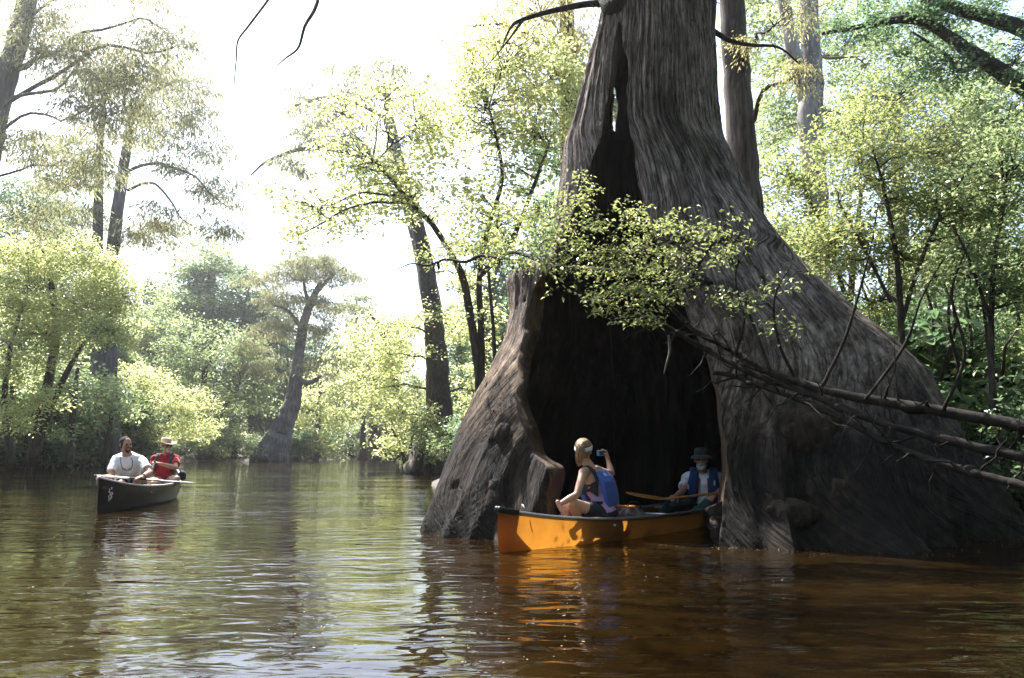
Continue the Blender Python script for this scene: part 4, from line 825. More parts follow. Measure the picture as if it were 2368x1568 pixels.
# moss tufts on the far limb, one broken hanging stub
bf = Buf()
for px, py, Y in [(1005,622,9.9),(1060,616,9.78),(1150,612,9.42),(1195,614,9.2),(1100,613,9.62)]:
    for k in range(10):
        a = at(px + rs_.normal(0, 7), py - 14, Y) ; ln = .06 + .12 * rs_.rand()
        tube(bf, spline(np.array([a, a + [rs_.normal(0, .012), rs_.normal(0, .012), -ln * .5], a + [rs_.normal(0, .02), 0, -ln]]), 5), np.linspace(.008, .002, 5), 4, False)
child('moss', bf.mesh('moss'), M['bark_dark'], WE)['kind'] = 'stuff'
wood_part('branch_stub', [(A_((1545,775,7.5),(1548,810,7.5),(1541,840,7.48),(1535,866,7.46)), .013, .008)], WE, M['bark_grey'])
# thin vine hanging inside the mouth of the hollow
vn = Buf(); tube(vn, spline(A_((1412,735,8.6),(1414,820,8.62),(1417,920,8.62),(1420,1010,8.6),(1422,1130,8.6)), 24), .0028, 5)
e_ = empty('vine', tuple(at(1412, 735, 8.6))); tag(e_, 'thin pale vine hanging down in the dark mouth of the hollow', 'vine'); child('stem', vn.mesh('stem'), M['limb'], e_)
# unseen canopy of the great cypress, high above, also cutting skylight
rs_ = np.random.RandomState(83); cb = Buf(); cl = Buf()
for k in range(9):
    a = k * 2.4; zc = 10 + 5 * rs_.rand(); rr = 2.0 + 3.2 * rs_.rand(); cc = np.array([2.4 + rr * math.cos(a), 9.6 + rr * math.sin(a), zc])
    tube(cb, spline(limb_path((2.1, AX_Y, zc - 1.2), cc, rs_, .1), 10), np.linspace(.10, .03, 10), 6)
    c2 = cc + in_ball(rs_, 9) * np.array([1.5, 1.5, .5]); cluster_leaves(cl, c2, .5 + .4 * rs_.rand(9), 220, .16, .035, 'needle', rs_, .3)
for k in range(19):   # unseen boughs added to shade the water on the right
    cc = np.array([-3.0 + 5.4 * rs_.rand(), 7.2 + 2.0 * rs_.rand(), 7.6 + 2.2 * rs_.rand()])
    tube(cb, spline(limb_path((2.0, AX_Y - .3, 7.6 + rs_.rand()), cc, rs_, .12), 10), np.linspace(.07, .02, 10), 6)
    c2 = cc + in_ball(rs_, 7) * np.array([1.1, 1.1, .4]); cluster_leaves(cl, c2, .45 + .3 * rs_.rand(7), 230, .13, .03, 'needle', rs_, .3)
child('unseen_bough', cb.mesh('unseen_bough'), M['bark_dark'], GT); child('crown', cl.mesh('crown', False), M['needle'], GT)
# woods close in round the camera too (right bank, and upstream behind it)
rs_ = np.random.RandomState(84)
for k in range(34):
    if k < 14: x, y, s__ = 11 + rs_.rand() * 12, -22 + k * 2.4, .75 + .3 * rs_.rand()
    elif k < 26: x, y, s__ = -22 + (k - 14) * 3.6, -36 - rs_.rand() * 8, .9 + .3 * rs_.rand()
    else: x, y, s__ = -28 - rs_.rand() * 5, -24 + (k - 26) * 6, .8 + .2 * rs_.rand()
    plant(int(rs_.choice(4)), x, y, s__, rs_.rand() * 6.28, None, 'forest tree on the banks upstream beside the viewpoint', 'forest upstream beside the viewpoint')

for x, y, s__ in [(9.5,-.5,1.1),(9,-6,1.15),(13,2.5,1.2),(11,-11,1.1),(14,-4,1.2),(7,-14,1.1),(1,-19,1.2),(-6,-21,1.2),(-13,-22,1.2)]:
    plant(int(rs_.choice(2)), x, y, s__, rs_.rand() * 6.28, None, 'large forest tree on the near bank right beside the viewpoint', 'near bank trees beside the viewpoint')

# leaves, twigs and foam specks adrift on the water
rs_ = np.random.RandomState(96); fb = Buf(); n_ = 900
px = rs_.rand(n_) * 2367; py = 1075 + 470 * rs_.rand(n_) ** 1.6; t_ = np.array([at(a, b, 1.0) for a, b in zip(px, py)]); k_ = CAM_Z / (CAM_Z - t_[:, 2]); P_ = np.stack([t_[:, 0] * k_, k_, np.full(n_, .006)], -1); P_ = P_[(poly_sd(P_[:, 0], P_[:, 1], RIVER) < -.3) & (vnoise(P_[:, 0] * .9, P_[:, 1] * .5, P_[:, 0] * 0, 61) > .68)]; n_ = len(P_)
bx_ = np.array([water_hit for water_hit in (OUT[int(i), int(np.argmin(np.abs(zz)))] for i in np.where(np.sin(TH) < -.1)[0][::3])]); bx_ = bx_[rs_.choice(len(bx_), 150)]; rad_ = bx_[:, :2] - np.array([2.3, AX_Y]); rad_ /= np.linalg.norm(rad_, axis=1)[:, None]
P2_ = np.column_stack([bx_[:, :2] + rad_ * (.03 + .35 * rs_.rand(150, 1) ** 2), np.full(150, .006)]); P_ = np.vstack([P_, P2_]); n_ = len(P_)
az = rs_.rand(n_) * 6.28; leaves(fb, P_, .008 + .022 * rs_.rand(n_) ** 2, .007 + .009 * rs_.rand(n_), np.stack([np.cos(az), np.sin(az), np.zeros(n_)], -1), np.tile([0., 0, 1], (n_, 1)), .15, -.1)
tag(link('floating_leaves', fb.mesh('floating_leaves', False), leaf_mat('fallen leaf', (.22, .15, .06), (.5, .42, .28), (.3, .2, .06), (.5, .4, .2), .2)), 'tiny fallen leaves and foam specks drifting on the river', kind='stuff')

# ================================================================== canoes
def strap(buf, P, Nrm, w, th, n=None, seg=14, p=2.6, closed=False):
    """rounded slab swept along P; Nrm normals, w full width, th full thickness"""
    P = np.asarray(P, float); Nrm = np.broadcast_to(np.asarray(Nrm, float), P.shape); k = len(P)
    w = np.broadcast_to(np.asarray(w, float), (k,)); th = np.broadcast_to(np.asarray(th, float), (k,))
    if n:
        t0 = np.linspace(0, 1, k); t1 = np.linspace(0, 1, n)
        w = np.interp(t1, t0, w); th = np.interp(t1, t0, th); Nrm = np.stack([np.interp(t1, t0, Nrm[:, i]) for i in range(3)], -1); P = spline(P, n); k = n
    T = np.gradient(P, axis=0)
    if closed: T = np.roll(P, -1, 0) - np.roll(P, 1, 0)
    T /= np.linalg.norm(T, axis=1)[:, None] + 1e-12
    S = np.cross(T, Nrm); S /= np.linalg.norm(S, axis=1)[:, None] + 1e-12; U = np.cross(S, T)
    a = np.arange(seg) * 2 * np.pi / seg; ca, sa = np.cos(a), np.sin(a)
    ex = np.sign(ca) * np.abs(ca) ** (2 / p); ey = np.sign(sa) * np.abs(sa) ** (2 / p)
    V = P[:, None] + .5 * w[:, None, None] * ex[None, :, None] * S[:, None] + .5 * th[:, None, None] * ey[None, :, None] * U[:, None]
    r_ = k if closed else k - 1
    i = np.arange(r_)[:, None] * seg; i2 = ((np.arange(r_) + 1) % k)[:, None] * seg; j = np.arange(seg)[None]; j2 = (j + 1) % seg
    Q = np.stack([i + j, i + j2, i2 + j2, i2 + j], -1).reshape(-1, 4); V = V.reshape(-1, 3); Tt = None
    if not closed:
        V = np.vstack([V, P[:1], P[-1:]]); jj = np.arange(seg); j3 = (jj + 1) % seg
        Tt = np.vstack([np.stack([jj * 0 + k * seg, j3, jj], -1), np.stack([jj * 0 + k * seg + 1, (k-1)*seg + jj, (k-1)*seg + j3], -1)])
    buf.add(V, Q, Tt)
def one(fn, name, mat, parent=None, smooth=True):
    b_ = Buf(); fn(b_); return link(name, b_.mesh(name, smooth), mat, parent)
def hull_pt(C, s, v, side):
    """s -1 bow .. 1 stern, v 0 keel .. 1 gunwale"""
    a = np.abs(s); b = C['B'] / 2 * np.clip(1 - a ** C['bp'], 0, 1) ** .96
    g = C['g0'] + (C['g1'] - C['g0']) * a ** C['gp']; k = -C['draft'] + C['rock'] * a ** 5
    ph = v * np.pi / 2; y = b * np.sin(ph) ** .62 * (1 - C.get('tumble', .0) * v ** 4); z = k + (g - k) * (1 - np.cos(ph)) ** .95
    x = s * C['L'] / 2 * (1 - .022 * (1 - v) ** 3 * a ** 6)
    return np.stack([x, side * y, z], -1)
def hull(buf, C, n=90, mm=18):
    for side in (-1, 1):
        S_, Vv = np.meshgrid(np.linspace(-1, 1, n), np.linspace(0, 1, mm), indexing='ij'); P = hull_pt(C, S_, Vv, side)
        i = np.arange(n - 1)[:, None] * mm; j = np.arange(mm - 1)[None]
        Q = np.stack([i + j, i + mm + j, i + mm + j + 1, i + j + 1], -1).reshape(-1, 4)
        buf.add(P.reshape(-1, 3), Q if side < 0 else Q[:, ::-1])
def gun(C, side, n=70, lo=-.995, hi=.995):
    s = np.linspace(lo, hi, n); return hull_pt(C, s, np.ones(n), side)
def water_pt(px, py):
    lo, hi = 1.0, 400.0
    for _ in range(60):
        mid = (lo + hi) / 2
        if at(px, py, mid)[2] > 0: lo = mid
        else: hi = mid
    return at(px, py, lo)
def canoe(name, label, bow, heading, C, mats):
    """bow world xy; heading = unit xy from bow to stern; local -x is the bow"""
    c = np.array([bow[0], bow[1]]) + np.asarray(heading) * C['L'] / 2
    e = empty(name, (c[0], c[1], 0)); e.rotation_euler = (0, 0, math.atan2(heading[1], heading[0])); tag(e, label, 'canoe')
    h = one(lambda b: hull(b, C), 'hull', mats['hull'], e)
    for side in (-1, 1):
        P = gun(C, side); 
        one(lambda b: strap(b, P + np.array([0, side * .004, .004]), (0, 0, 1), .034, .030, seg=10, p=4), 'gunwale', mats['rail'], e)
    for sgn in (-1, 1):  # deck plates
        s = np.linspace(sgn * .997, sgn * (1 - C['deck']), 10); L_ = hull_pt(C, s, np.ones(10), -1); R_ = hull_pt(C, s, np.ones(10), 1); b = Buf()
        up = np.array([0, 0, .012]); out = np.array([0, .018, 0]); M_ = (L_ + R_) / 2 + np.array([0, 0, .022])
        V = np.concatenate([L_ - out + up, M_, R_ + out + up, L_ - out - up * 2, R_ + out - up * 2]); q = []
        for i in range(9):
            for o1, o2 in ((0, 10), (10, 20), (30, 0), (20, 40)): q.append((o1 + i, o1 + i + 1, o2 + i + 1, o2 + i))
        b.add(V, q); 
        if C['deck'] > 0: link('deck_plate', b.mesh('deck_plate'), mats['deck'], e)
    for s in C['thwarts']:
        a, b_ = hull_pt(C, np.array([s]), np.array([.97]), -1)[0], hull_pt(C, np.array([s]), np.array([.97]), 1)[0]
        one(lambda b: tube(b, spline([a, b_], 8), .014, 8), 'thwart', mats['thwart'], e)
    for s in C['seats']:
        ww = hull_pt(C, np.array([s]), np.array([.85]), 1)[0]; x, wd = ww[0], ww[1]
        st = empty_part('seat', e)
        fr = Buf()
        for dx in (-.13, .13): tube(fr, [(x + dx, -wd, C['seat_z']), (x + dx, wd, C['seat_z'])], .013, 8)
        link('seat_frame', fr.mesh('seat_frame'), mats['thwart'], st)
        wb = Buf()
        for k in range(7): strap(wb, [(x - .14, -wd * .75 + k * wd * .25, C['seat_z'] + .014), (x, -wd * .75 + k * wd * .25, C['seat_z'] + .008), (x + .14, -wd * .75 + k * wd * .25, C['seat_z'] + .014)], (0, 0, 1), .05, .004, seg=8)
        link('webbing', wb.mesh('webbing'), mats['deck'], st)
    return e, h
def empty_part(name, parent):
    o = bpy.data.objects.new(name, None); COL.objects.link(o); o.parent = parent; return o

def floor_pt(bow, hd, d, lat, z=.04):
    n = np.array([hd[1], -hd[0]]); q = np.array(bow[:2]) + np.asarray(hd) * d + n * lat; return np.array([q[0], q[1], z])
# translucent amber laminate: daylight shows through it
m, t, o = new_mat('amber translucent laminate')
tc = N(t, 'ShaderNodeTexCoord'); mp = N(t, 'ShaderNodeMapping'); mp.inputs['Scale'].default_value = (1, 1, 1); t.links.new(tc.outputs['Object'], mp.inputs[0])
wv_ = N(t, 'ShaderNodeTexWave', Scale=30.0, Distortion=1.5); wv_.bands_direction = 'X'; t.links.new(mp.outputs[0], wv_.inputs['Vector'])
ns = N(t, 'ShaderNodeTexNoise', Scale=5.0, Detail=4.0); t.links.new(mp.outputs[0], ns.inputs['Vector'])
rr = ramp(t, [(0.0, (0.20, 0.082, 0.022)), (1.0, (0.27, 0.115, 0.032))]); t.links.new(wv_.outputs['Fac'], rr.inputs[0])
rt = ramp(t, [(0.3, (0.46, 0.18, 0.022)), (0.7, (0.66, 0.28, 0.034))]); t.links.new(ns.outputs['Fac'], rt.inputs[0])
p = N(t, 'ShaderNodeBsdfPrincipled', Roughness=0.28); p.inputs['Specular IOR Level'].default_value = 0.5
msc = N(t, 'ShaderNodeMapping'); msc.inputs['Scale'].default_value = (2.0, 20, 34); msc.inputs['Rotation'].default_value = (0, .06, 0); t.links.new(tc.outputs['Object'], msc.inputs[0])
nsc = N(t, 'ShaderNodeTexNoise', Scale=2.0, Detail=5.0, Roughness=0.7); t.links.new(msc.outputs[0], nsc.inputs['Vector']); rsc = ramp(t, [(0.60, (0, 0, 0)), (0.68, (1, 1, 1))]); t.links.new(nsc.outputs['Fac'], rsc.inputs[0])
scf = N(t, 'ShaderNodeMix', data_type='RGBA'); scm = N(t, 'ShaderNodeMath', operation='MULTIPLY'); scm.inputs[1].default_value = 0.5; t.links.new(rsc.outputs[0], scm.inputs[0]); t.links.new(scm.outputs[0], scf.inputs[0]); t.links.new(rr.outputs[0], scf.inputs[6]); scf.inputs[7].default_value = (0.42, 0.27, 0.15, 1); t.links.new(scf.outputs[2], p.inputs['Base Color'])
tl = N(t, 'ShaderNodeBsdfTranslucent'); t.links.new(rt.outputs[0], tl.inputs['Color'])
mx = N(t, 'ShaderNodeMixShader'); mx.inputs[0].default_value = 0.34; t.links.new(p.outputs[0], mx.inputs[1]); t.links.new(tl.outputs[0], mx.inputs[2]); t.links.new(mx.outputs[0], o.inputs[0]); M['amber'] = m
M['alu'] = simple('brushed aluminium', (0.62, 0.62, 0.64), 0.38, 0.5, 0.85, 0.1, 30)
M['black'] = simple('black plastic', (0.012, 0.012, 0.013), 0.45, 0.4)
M['hull_black'] = simple('black green gelcoat', (0.004, 0.005, 0.0048), 0.3, 0.15, 0, 0.25, 6)
M['rail_pale'] = simple('pale grey rail', (0.55, 0.53, 0.50), 0.4, 0.5)
M['steel'] = simple('rivet steel', (0.4, 0.4, 0.4), 0.35, 0.5, 0.8)
M['wood_pad'] = simple('varnished cherry wood', (0.36, 0.115, 0.025), 0.22, 0.5, 0, 0.25, 18, stretch=(1, 1, 6))
M['wood_pale'] = simple('varnished basswood', (0.46, 0.20, 0.055), 0.25, 0.5, 0, 0.25, 16)
M['white_shaft'] = simple('white paddle shaft', (0.75, 0.73, 0.70), 0.35)
M['white_p'] = simple('white print', (0.7, 0.7, 0.68), 0.5); M['orange_p'] = simple('faded orange print', (0.16, 0.07, 0.012), 0.5)
M['ivory'] = simple('pale interior laminate', (0.55, 0.47, 0.36), 0.5)

bw = water_pt(1150, 1279); HD_A = unit((0.625, 0.781))
CA = dict(L=5.25, B=.86, bp=2.05, g0=.205, g1=.375, gp=3.2, draft=.09, rock=.05, deck=.085, thwarts=(-.02, .34), seats=(-.42, .55), seat_z=.16)
AMB, AH = canoe('amber_canoe', 'amber translucent canoe with aluminium gunwales nosing into the hollow tree', bw, HD_A, CA, dict(hull=M['amber'], rail=M['alu'], deck=M['black'], thwart=M['alu']))
for side in (-1, 1):
    q_ = gun(CA, side, 10, -1.0, -.925); one(lambda b: strap(b, q_ + np.array([-.004, side * .006, .002]), (0, 0, 1), .046, .052, seg=12, p=5), 'bow_cap', M['black'], AMB)
rv = Buf()
for k in range(26):
    q = hull_pt(CA, np.array([-.95 + k * .073]), np.array([1.0]), -1)[0]; 
    V, Q = box_v(q + np.array([0, -.022, .004]), (.006, .004, .006)); rv.add(V, Q)
o_ = link('rivet', rv.mesh('rivet'), M['steel'], AMB); o_['kind'] = 'stuff'
def lettering(txt, size, parent, C, s0, z0, side, mat, name='lettering', slant=0.0, spread=1.0):
    cu = bpy.data.curves.new(name, 'FONT'); cu.body = txt; cu.size = size; cu.extrude = .0008; cu.shear = slant; cu.space_character = spread
    ob = bpy.data.objects.new(name, cu); COL.objects.link(ob); dg = bpy.context.evaluated_depsgraph_get()
    me = bpy.data.meshes.new_from_object(ob.evaluated_get(dg)); bpy.data.objects.remove(ob)
    co = np.zeros(len(me.vertices) * 3, np.float32); me.vertices.foreach_get('co', co); co = co.reshape(-1, 3)
    # lay the letters on the curved side: text x runs along the hull, text y up
    xs = s0 * C['L'] / 2 + co[:, 0]; out = drape(C, xs, z0 + co[:, 1], side); out[:, 1] += side * (.0025 + co[:, 2])
    me.vertices.foreach_set('co', out.astype(np.float32).ravel()); me.update(); return link(name, me, mat, parent)
def drape(C, xs, zs, side):
    vv = np.linspace(.02, 1, 120); res = np.zeros((len(xs), 3))
    for i, (x, z) in enumerate(zip(xs, zs)):
        P = hull_pt(C, np.full(120, x * 2 / C['L']), vv, side); j = np.argmin(np.abs(P[:, 2] - z)); res[i] = P[j]; res[i, 0] = x; res[i, 2] = z
    return res
lettering('Wenonah', .055, AMB, CA, .60, .14, -1, M['black'], slant=.25)
# mooring loop on the bow deck, carry strap with blue buckle amidships
one(lambda b: tube(b, spline(np.array([(-2.28, -.03, .37), (-2.27, -.01, .39), (-2.25, .02, .395), (-2.23, .03, .37)]), 12), .006, 6), 'deck_loop', M['rail_pale'], AMB)
bb = Buf(); V, Q = box_v((1.02, -.30, .205), (.05, .03, .025)); bb.add(V, Q); link('buckle', bb.mesh('buckle', False), simple('blue buckle', (0.02, 0.12, 0.5), 0.4), AMB)

bw2 = water_pt(223.5, 1186); HD_B = unit((-0.174, 0.985))
CB = dict(L=4.9, B=.90, bp=2.1, g0=.31, g1=.50, gp=3.0, draft=.10, rock=.04, deck=.035, thwarts=(.05,), seats=(-.36, .52), seat_z=.22, tumble=.05)
BLK, BH = canoe('black_canoe', 'black canoe carrying two men out on the open river', bw2, HD_B, CB, dict(hull=M['hull_black'], rail=M['rail_pale'], deck=M['black'], thwart=M['wood_pale']))
inn = Buf(); CB2 = dict(CB); CB2['B'] = .86; CB2['draft'] = .08; CB2['g0'] = .30; CB2['g1'] = .47; hull(inn, CB2, 60, 14); link('liner', inn.mesh('liner'), M['ivory'], BLK).scale = (.95, 1, 1)
# white feather-like emblem and faint letters near the bow
def emblem():
    b = Buf(); V0 = lambda x, y: ((x - 1240) / 1870 * .43, -(y - 900) / 1870 * .43)    # photo strokes, metres
    strokes = [[(1235,450),(1290,500),(1250,580)],[(1110,510),(1100,640),(1160,740)],[(1030,740),(1100,750),(1180,770)],[(1220,770),(1190,860),(1170,960)],[(1280,780),(1360,820),(1410,930)],[(1250,880),(1310,1000),(1390,1150)],[(1080,950),(1090,1010),(1090,1090)],[(1200,1060),(1250,1140),(1310,1250)],[(1130,1110),(1150,1220),(1190,1340)]]
    wd = [110, 80, 60, 80, 110, 105, 80, 90, 85]
    for st, wp in zip(strokes, wd):
        P = spline(np.array([V0(*q) for q in st]), 7); T = np.gradient(P, axis=0); T /= np.linalg.norm(T, axis=1)[:, None]; nrm = np.stack([-T[:, 1], T[:, 0]], -1)
        hw = wp / 1870 * .43 / 2 * np.array([.55, .9, 1, 1, 1, .9, .5])[:, None]
        A2, B2 = P + nrm * hw, P - nrm * hw; xy = np.concatenate([A2, B2])
        xs = -2.45 + .26 + xy[:, 0] * 1.15; zz_ = .25 + xy[:, 1]; X3 = drape(CB, xs, zz_, -1); X3[:, 1] -= .003
        b.add(X3, [(i, i + 1, 7 + i + 1, 7 + i) for i in range(6)])
    return b.mesh('emblem')
link('emblem', emblem(), M['white_p'], BLK)
lettering('BELL', .062, BLK, CB, -.968, .335, -1, M['orange_p'], spread=1.0)

# ================================================================== people
K_ = 0.577880859
zW = lambda x, y, Y: at((2200 + x / 4.2375) * K_, (1730 + y / 4.2375) * K_, Y + .18)
zM = lambda x, y, Y: at((2480 + x / 4.4792) * K_, (1750 + y / 4.4792) * K_, Y)
zB = lambda x, y, Y: at((340 + x / 3.7333) * K_, (1680 + y / 3.7333) * K_, Y)
def capsule(buf, a, b, ra, rb, seg=14):
    a = np.asarray(a, float); b = np.asarray(b, float); d = b - a; L = np.linalg.norm(d) + 1e-9; d /= L
    h = np.linspace(0, np.pi / 2, 5); ts = np.concatenate([-ra * np.cos(h), L + rb * np.sin(h)]); rs = np.concatenate([ra * np.sin(h), rb * np.cos(h)])
    rs = np.maximum(rs, 1e-4); P = a + ts[:, None] * d
    up = np.array([0, 0, 1.]) if abs(d[2]) < .9 else np.array([1., 0, 0]); A = unit(np.cross(d, up)); B = np.cross(A, d)
    th = np.arange(seg) * 2 * np.pi / seg; V = P[:, None] + rs[:, None, None] * (np.cos(th)[None, :, None] * A + np.sin(th)[None, :, None] * B)
    k = len(P); i = np.arange(k - 1)[:, None] * seg; j = np.arange(seg)[None]; j2 = (j + 1) % seg
    buf.add(V.reshape(-1, 3), np.stack([i + j2, i + j, i + seg + j, i + seg + j2], -1).reshape(-1, 4),
            np.vstack([[(0, q + 1, q) for q in range(1, seg - 1)], [((k-1)*seg, (k-1)*seg + q, (k-1)*seg + q + 1) for q in range(1, seg - 1)]])[:, ::-1])
def chain(buf, P, r):
    for i in range(len(P) - 1): capsule(buf, P[i], P[i+1], r[i], r[i+1])
def ellip(buf, c, rad, F=None, n=12):
    u = np.linspace(1e-3, np.pi - 1e-3, n); v = np.arange(2 * n) * np.pi / n; U, Vv = np.meshgrid(u, v, indexing='ij')
    d = np.stack([np.sin(U) * np.cos(Vv), np.sin(U) * np.sin(Vv), np.cos(U)], -1) * np.asarray(rad)
    if F is not None: d = d @ np.asarray(F)          # rows: right, forward, up
    s = 2 * n; i = np.arange(n - 1)[:, None] * s; j = np.arange(s)[None]; j2 = (j + 1) % s
    buf.add((d + np.asarray(c)).reshape(-1, 3), np.stack([i + j, i + s + j, i + s + j2, i + j2], -1).reshape(-1, 4),
            np.vstack([[(0, q, q + 1) for q in range(1, s - 1)], [((n-1)*s, (n-1)*s + q + 1, (n-1)*s + q) for q in range(1, s - 1)]]))
def fuse(name, buf, mat, voxel=.006, it=6, fac=.5, parent=None):
    o = link('tmp', buf.mesh('tmp')); md = o.modifiers.new('r', 'REMESH'); md.mode = 'VOXEL'; md.voxel_size = voxel
    if it: ms = o.modifiers.new('s', 'SMOOTH'); ms.factor = fac; ms.iterations = it
    dg = bpy.context.evaluated_depsgraph_get(); me = bpy.data.meshes.new_from_object(o.evaluated_get(dg)); bpy.data.objects.remove(o)
    me.name = name; me.polygons.foreach_set('use_smooth', np.ones(len(me.polygons), bool)); me.materials.clear()
    return link(name, me, mat, parent)
def roughen(o, amp, sc_, seed=0, along=(1, 1, 1)):
    me = o.data; n = len(me.vertices); co = np.zeros(n * 3, np.float32); me.vertices.foreach_get('co', co); co = co.reshape(-1, 3).astype(float); nm = np.zeros(n * 3, np.float32); me.vertices.foreach_get('normal', nm); nm = nm.reshape(-1, 3)
    q = co * np.array(along) * sc_; f = vnoise(q[:, 0], q[:, 1], q[:, 2], seed); f2 = vnoise(q[:, 0] * 2.3, q[:, 1] * 2.3, q[:, 2] * 2.3, seed + 1)
    d = amp * ((np.abs(2 * f - 1) - .45) * 1.4 + .6 * (f2 - .5)); co += nm * d[:, None]; me.vertices.foreach_set('co', co.astype(np.float32).ravel()); me.update(); return o
def skin_mat(name, col, rough=.45):
    m, t, o = new_mat(name); p = N(t, 'ShaderNodeBsdfPrincipled', Roughness=rough); p.inputs['Specular IOR Level'].default_value = .4
    tc = N(t, 'ShaderNodeTexCoord'); nz = N(t, 'ShaderNodeTexNoise', Scale=9.0, Detail=5.0); t.links.new(tc.outputs['Object'], nz.inputs['Vector'])
    r = ramp(t, [(.3, [c * .86 for c in col]), (.7, [min(1, c * 1.1) for c in col])]); t.links.new(nz.outputs['Fac'], r.inputs[0]); t.links.new(r.outputs[0], p.inputs['Base Color'])
    p.inputs['Subsurface Weight'].default_value = .12; p.inputs['Subsurface Radius'].default_value = (.02, .008, .004); p.inputs['Subsurface Scale'].default_value = .5
    t.links.new(p.outputs[0], o.inputs[0]); return m
def cloth_mat(name, col, rough=.85, bump=.9, scale=11.0, var=.1):
    m = simple(name, col, rough, .2, 0, var, 9, bump, scale, sheen=.15); return m
def frame(fwd, up=(0, 0, 1)):
    f = unit(fwd); u = unit(np.asarray(up, float) - f * np.dot(f, up)); r = np.cross(f, u); return np.array([r, f, u])
def torso_rows(buf, P, K, f0, f1, rows, infl=0.0, n=16, lo=0.0, hi=1.0):
    """rows: (t, width, depth, fwd offset)"""
    P = np.asarray(P, float); K = np.asarray(K, float); R_ = np.array(rows, float); t = np.linspace(lo, hi, n)
    wd = np.interp(t, R_[:, 0], R_[:, 1]) + 2 * infl; dp = np.interp(t, R_[:, 0], R_[:, 2]) + 2 * infl; of = np.interp(t, R_[:, 0], R_[:, 3])
    fw = np.array([unit(np.asarray(f0) * (1 - q) + np.asarray(f1) * q) for q in t]); C = P + (K - P) * t[:, None] + fw * of[:, None]
    strap(buf, C, fw, wd, dp, seg=22, p=2.5)
TM = [(-.12,.26,.18,0),(0,.345,.235,0),(.2,.335,.235,.0),(.42,.315,.225,.005),(.65,.345,.24,.012),(.83,.345,.21,.0),(.92,.25,.16,-.005),(1.0,.15,.13,-.005),(1.05,.12,.12,-.005)]
TF = [(-.12,.26,.17,0),(0,.33,.22,0),(.2,.31,.20,.0),(.42,.25,.175,.0),(.65,.285,.20,.015),(.85,.29,.17,.0),(.95,.21,.13,-.005),(1.03,.10,.10,-.005)]
def head(buf, C, fwd, up=(0, 0, 1), s=1.0, female=False):
    F = frame(fwd, up); X = lambda x, y, z: np.asarray(C) + s * (x * F[0] + y * F[1] + z * F[2])
    ellip(buf, X(0, -.012, .04), np.array([.074, .095, .083]) * s, F); ellip(buf, X(0, .025, -.045), np.array([.056, .064, .070]) * s, F)
    ellip(buf, X(0, .068, -.086), np.array([.026, .022, .022]) * s, F); capsule(buf, X(0, .084, .022), X(0, .107, -.016), .011 * s, .015 * s)
    capsule(buf, X(-.036, .078, .030), X(.036, .078, .030), .013 * s, .013 * s)
    for q in (-1, 1):
        ellip(buf, X(q * .043, .058, -.014), np.array([.026, .028, .026]) * s, F); ellip(buf, X(q * .076, -.008, -.002), np.array([.011, .019, .032]) * s, F)
        capsule(buf, X(q * .012, .100, -.020), X(q * .014, .094, -.02), .007 * s, .007 * s)
    capsule(buf, X(-.021, .082, -.049), X(.021, .082, -.049), .008 * s, .008 * s); capsule(buf, X(-.017, .080, -.062), X(.017, .080, -.062), .008 * s, .008 * s)
    return X, F
def eyes(X, F, parent, s=1.0):
    for q in (-1, 1):
        b = Buf(); ellip(b, X(q * .031, .083, .010), np.array([.013, .008, .007]) * s, F, 8); link('eye', b.mesh('eye'), M['eye'], parent)
def hand(buf, wr, d, n, side, curl=.6, s=1.0, spread=0.0):
    d = unit(d); n = unit(np.asarray(n) - d * np.dot(n, d)); w = np.cross(n, d) * side; wr = np.asarray(wr, float)
    F = np.array([d, n, w]); ellip(buf, wr + d * .048 * s, np.array([.052, .016, .042]) * s, F); capsule(buf, wr - d * .03 * s, wr + d * .02 * s, .024 * s, .026 * s)
    for i, (ln, dx) in enumerate(((.92, .0), (1.05, .006), (1.0, .003), (.8, -.008))):
        p = wr + (d * (.085 + dx) + w * (.031 - .0205 * i)) * s; dd = unit(d + w * spread * (1.5 - i) * .2); ang = 0
        for k, sl in enumerate((.040, .027, .022)):
            ang += curl * (.75 if k == 0 else 1.0); q = p + (dd * math.cos(ang) + n * math.sin(ang)) * sl * ln * s
            capsule(buf, p, q, (.0100 - .0009 * k) * s, (.0094 - .0011 * k) * s, 8); p = q
    p = wr + (d * .028 + w * .034) * s
    for k, (sl, v) in enumerate(((.042, d * .62 + w * .55 + n * .45), (.030, d * .8 + w * .1 + n * .6 * (1 + curl)), (.024, d * .75 - w * .25 * curl + n * .7 * (1 + curl)))):
        q = p + unit(v) * sl * s; capsule(buf, p, q, (.0125 - .001 * k) * s, (.0115 - .001 * k) * s, 8); p = q
def arm(buf, sh, el, wr, s=1.0):
    chain(buf, [sh, np.asarray(sh) * .45 + np.asarray(el) * .55, el, np.asarray(el) * .62 + np.asarray(wr) * .38, wr], [.054 * s, .047 * s, .039 * s, .041 * s, .026 * s])
def leg(buf, hip, kn, an, toe, s=1.0):
    hip, kn, an = (np.asarray(q, float) for q in (hip, kn, an))
    chain(buf, [hip, hip * .45 + kn * .55, kn, kn * .65 + an * .35 + np.array([0, .012, 0]), an], [.085 * s, .068 * s, .056 * s, .054 * s, .036 * s]); capsule(buf, an, an + np.asarray(toe) * .09, .038 * s, .03 * s)
def cone(buf, a, b, ra, rb):
    a = np.asarray(a, float); b = np.asarray(b, float); tube(buf, spline([a, b], 6), np.linspace(ra, rb, 6), 16)
def person(label, base):
    e = empty('person', tuple(base)); tag(e, label, 'person'); return e
def attach(o, e): o.parent = e; o.location = -Vector(e.location); return o
M['eye'] = simple('dark eye', (0.02, 0.014, 0.01), .2, .5, var=.0)
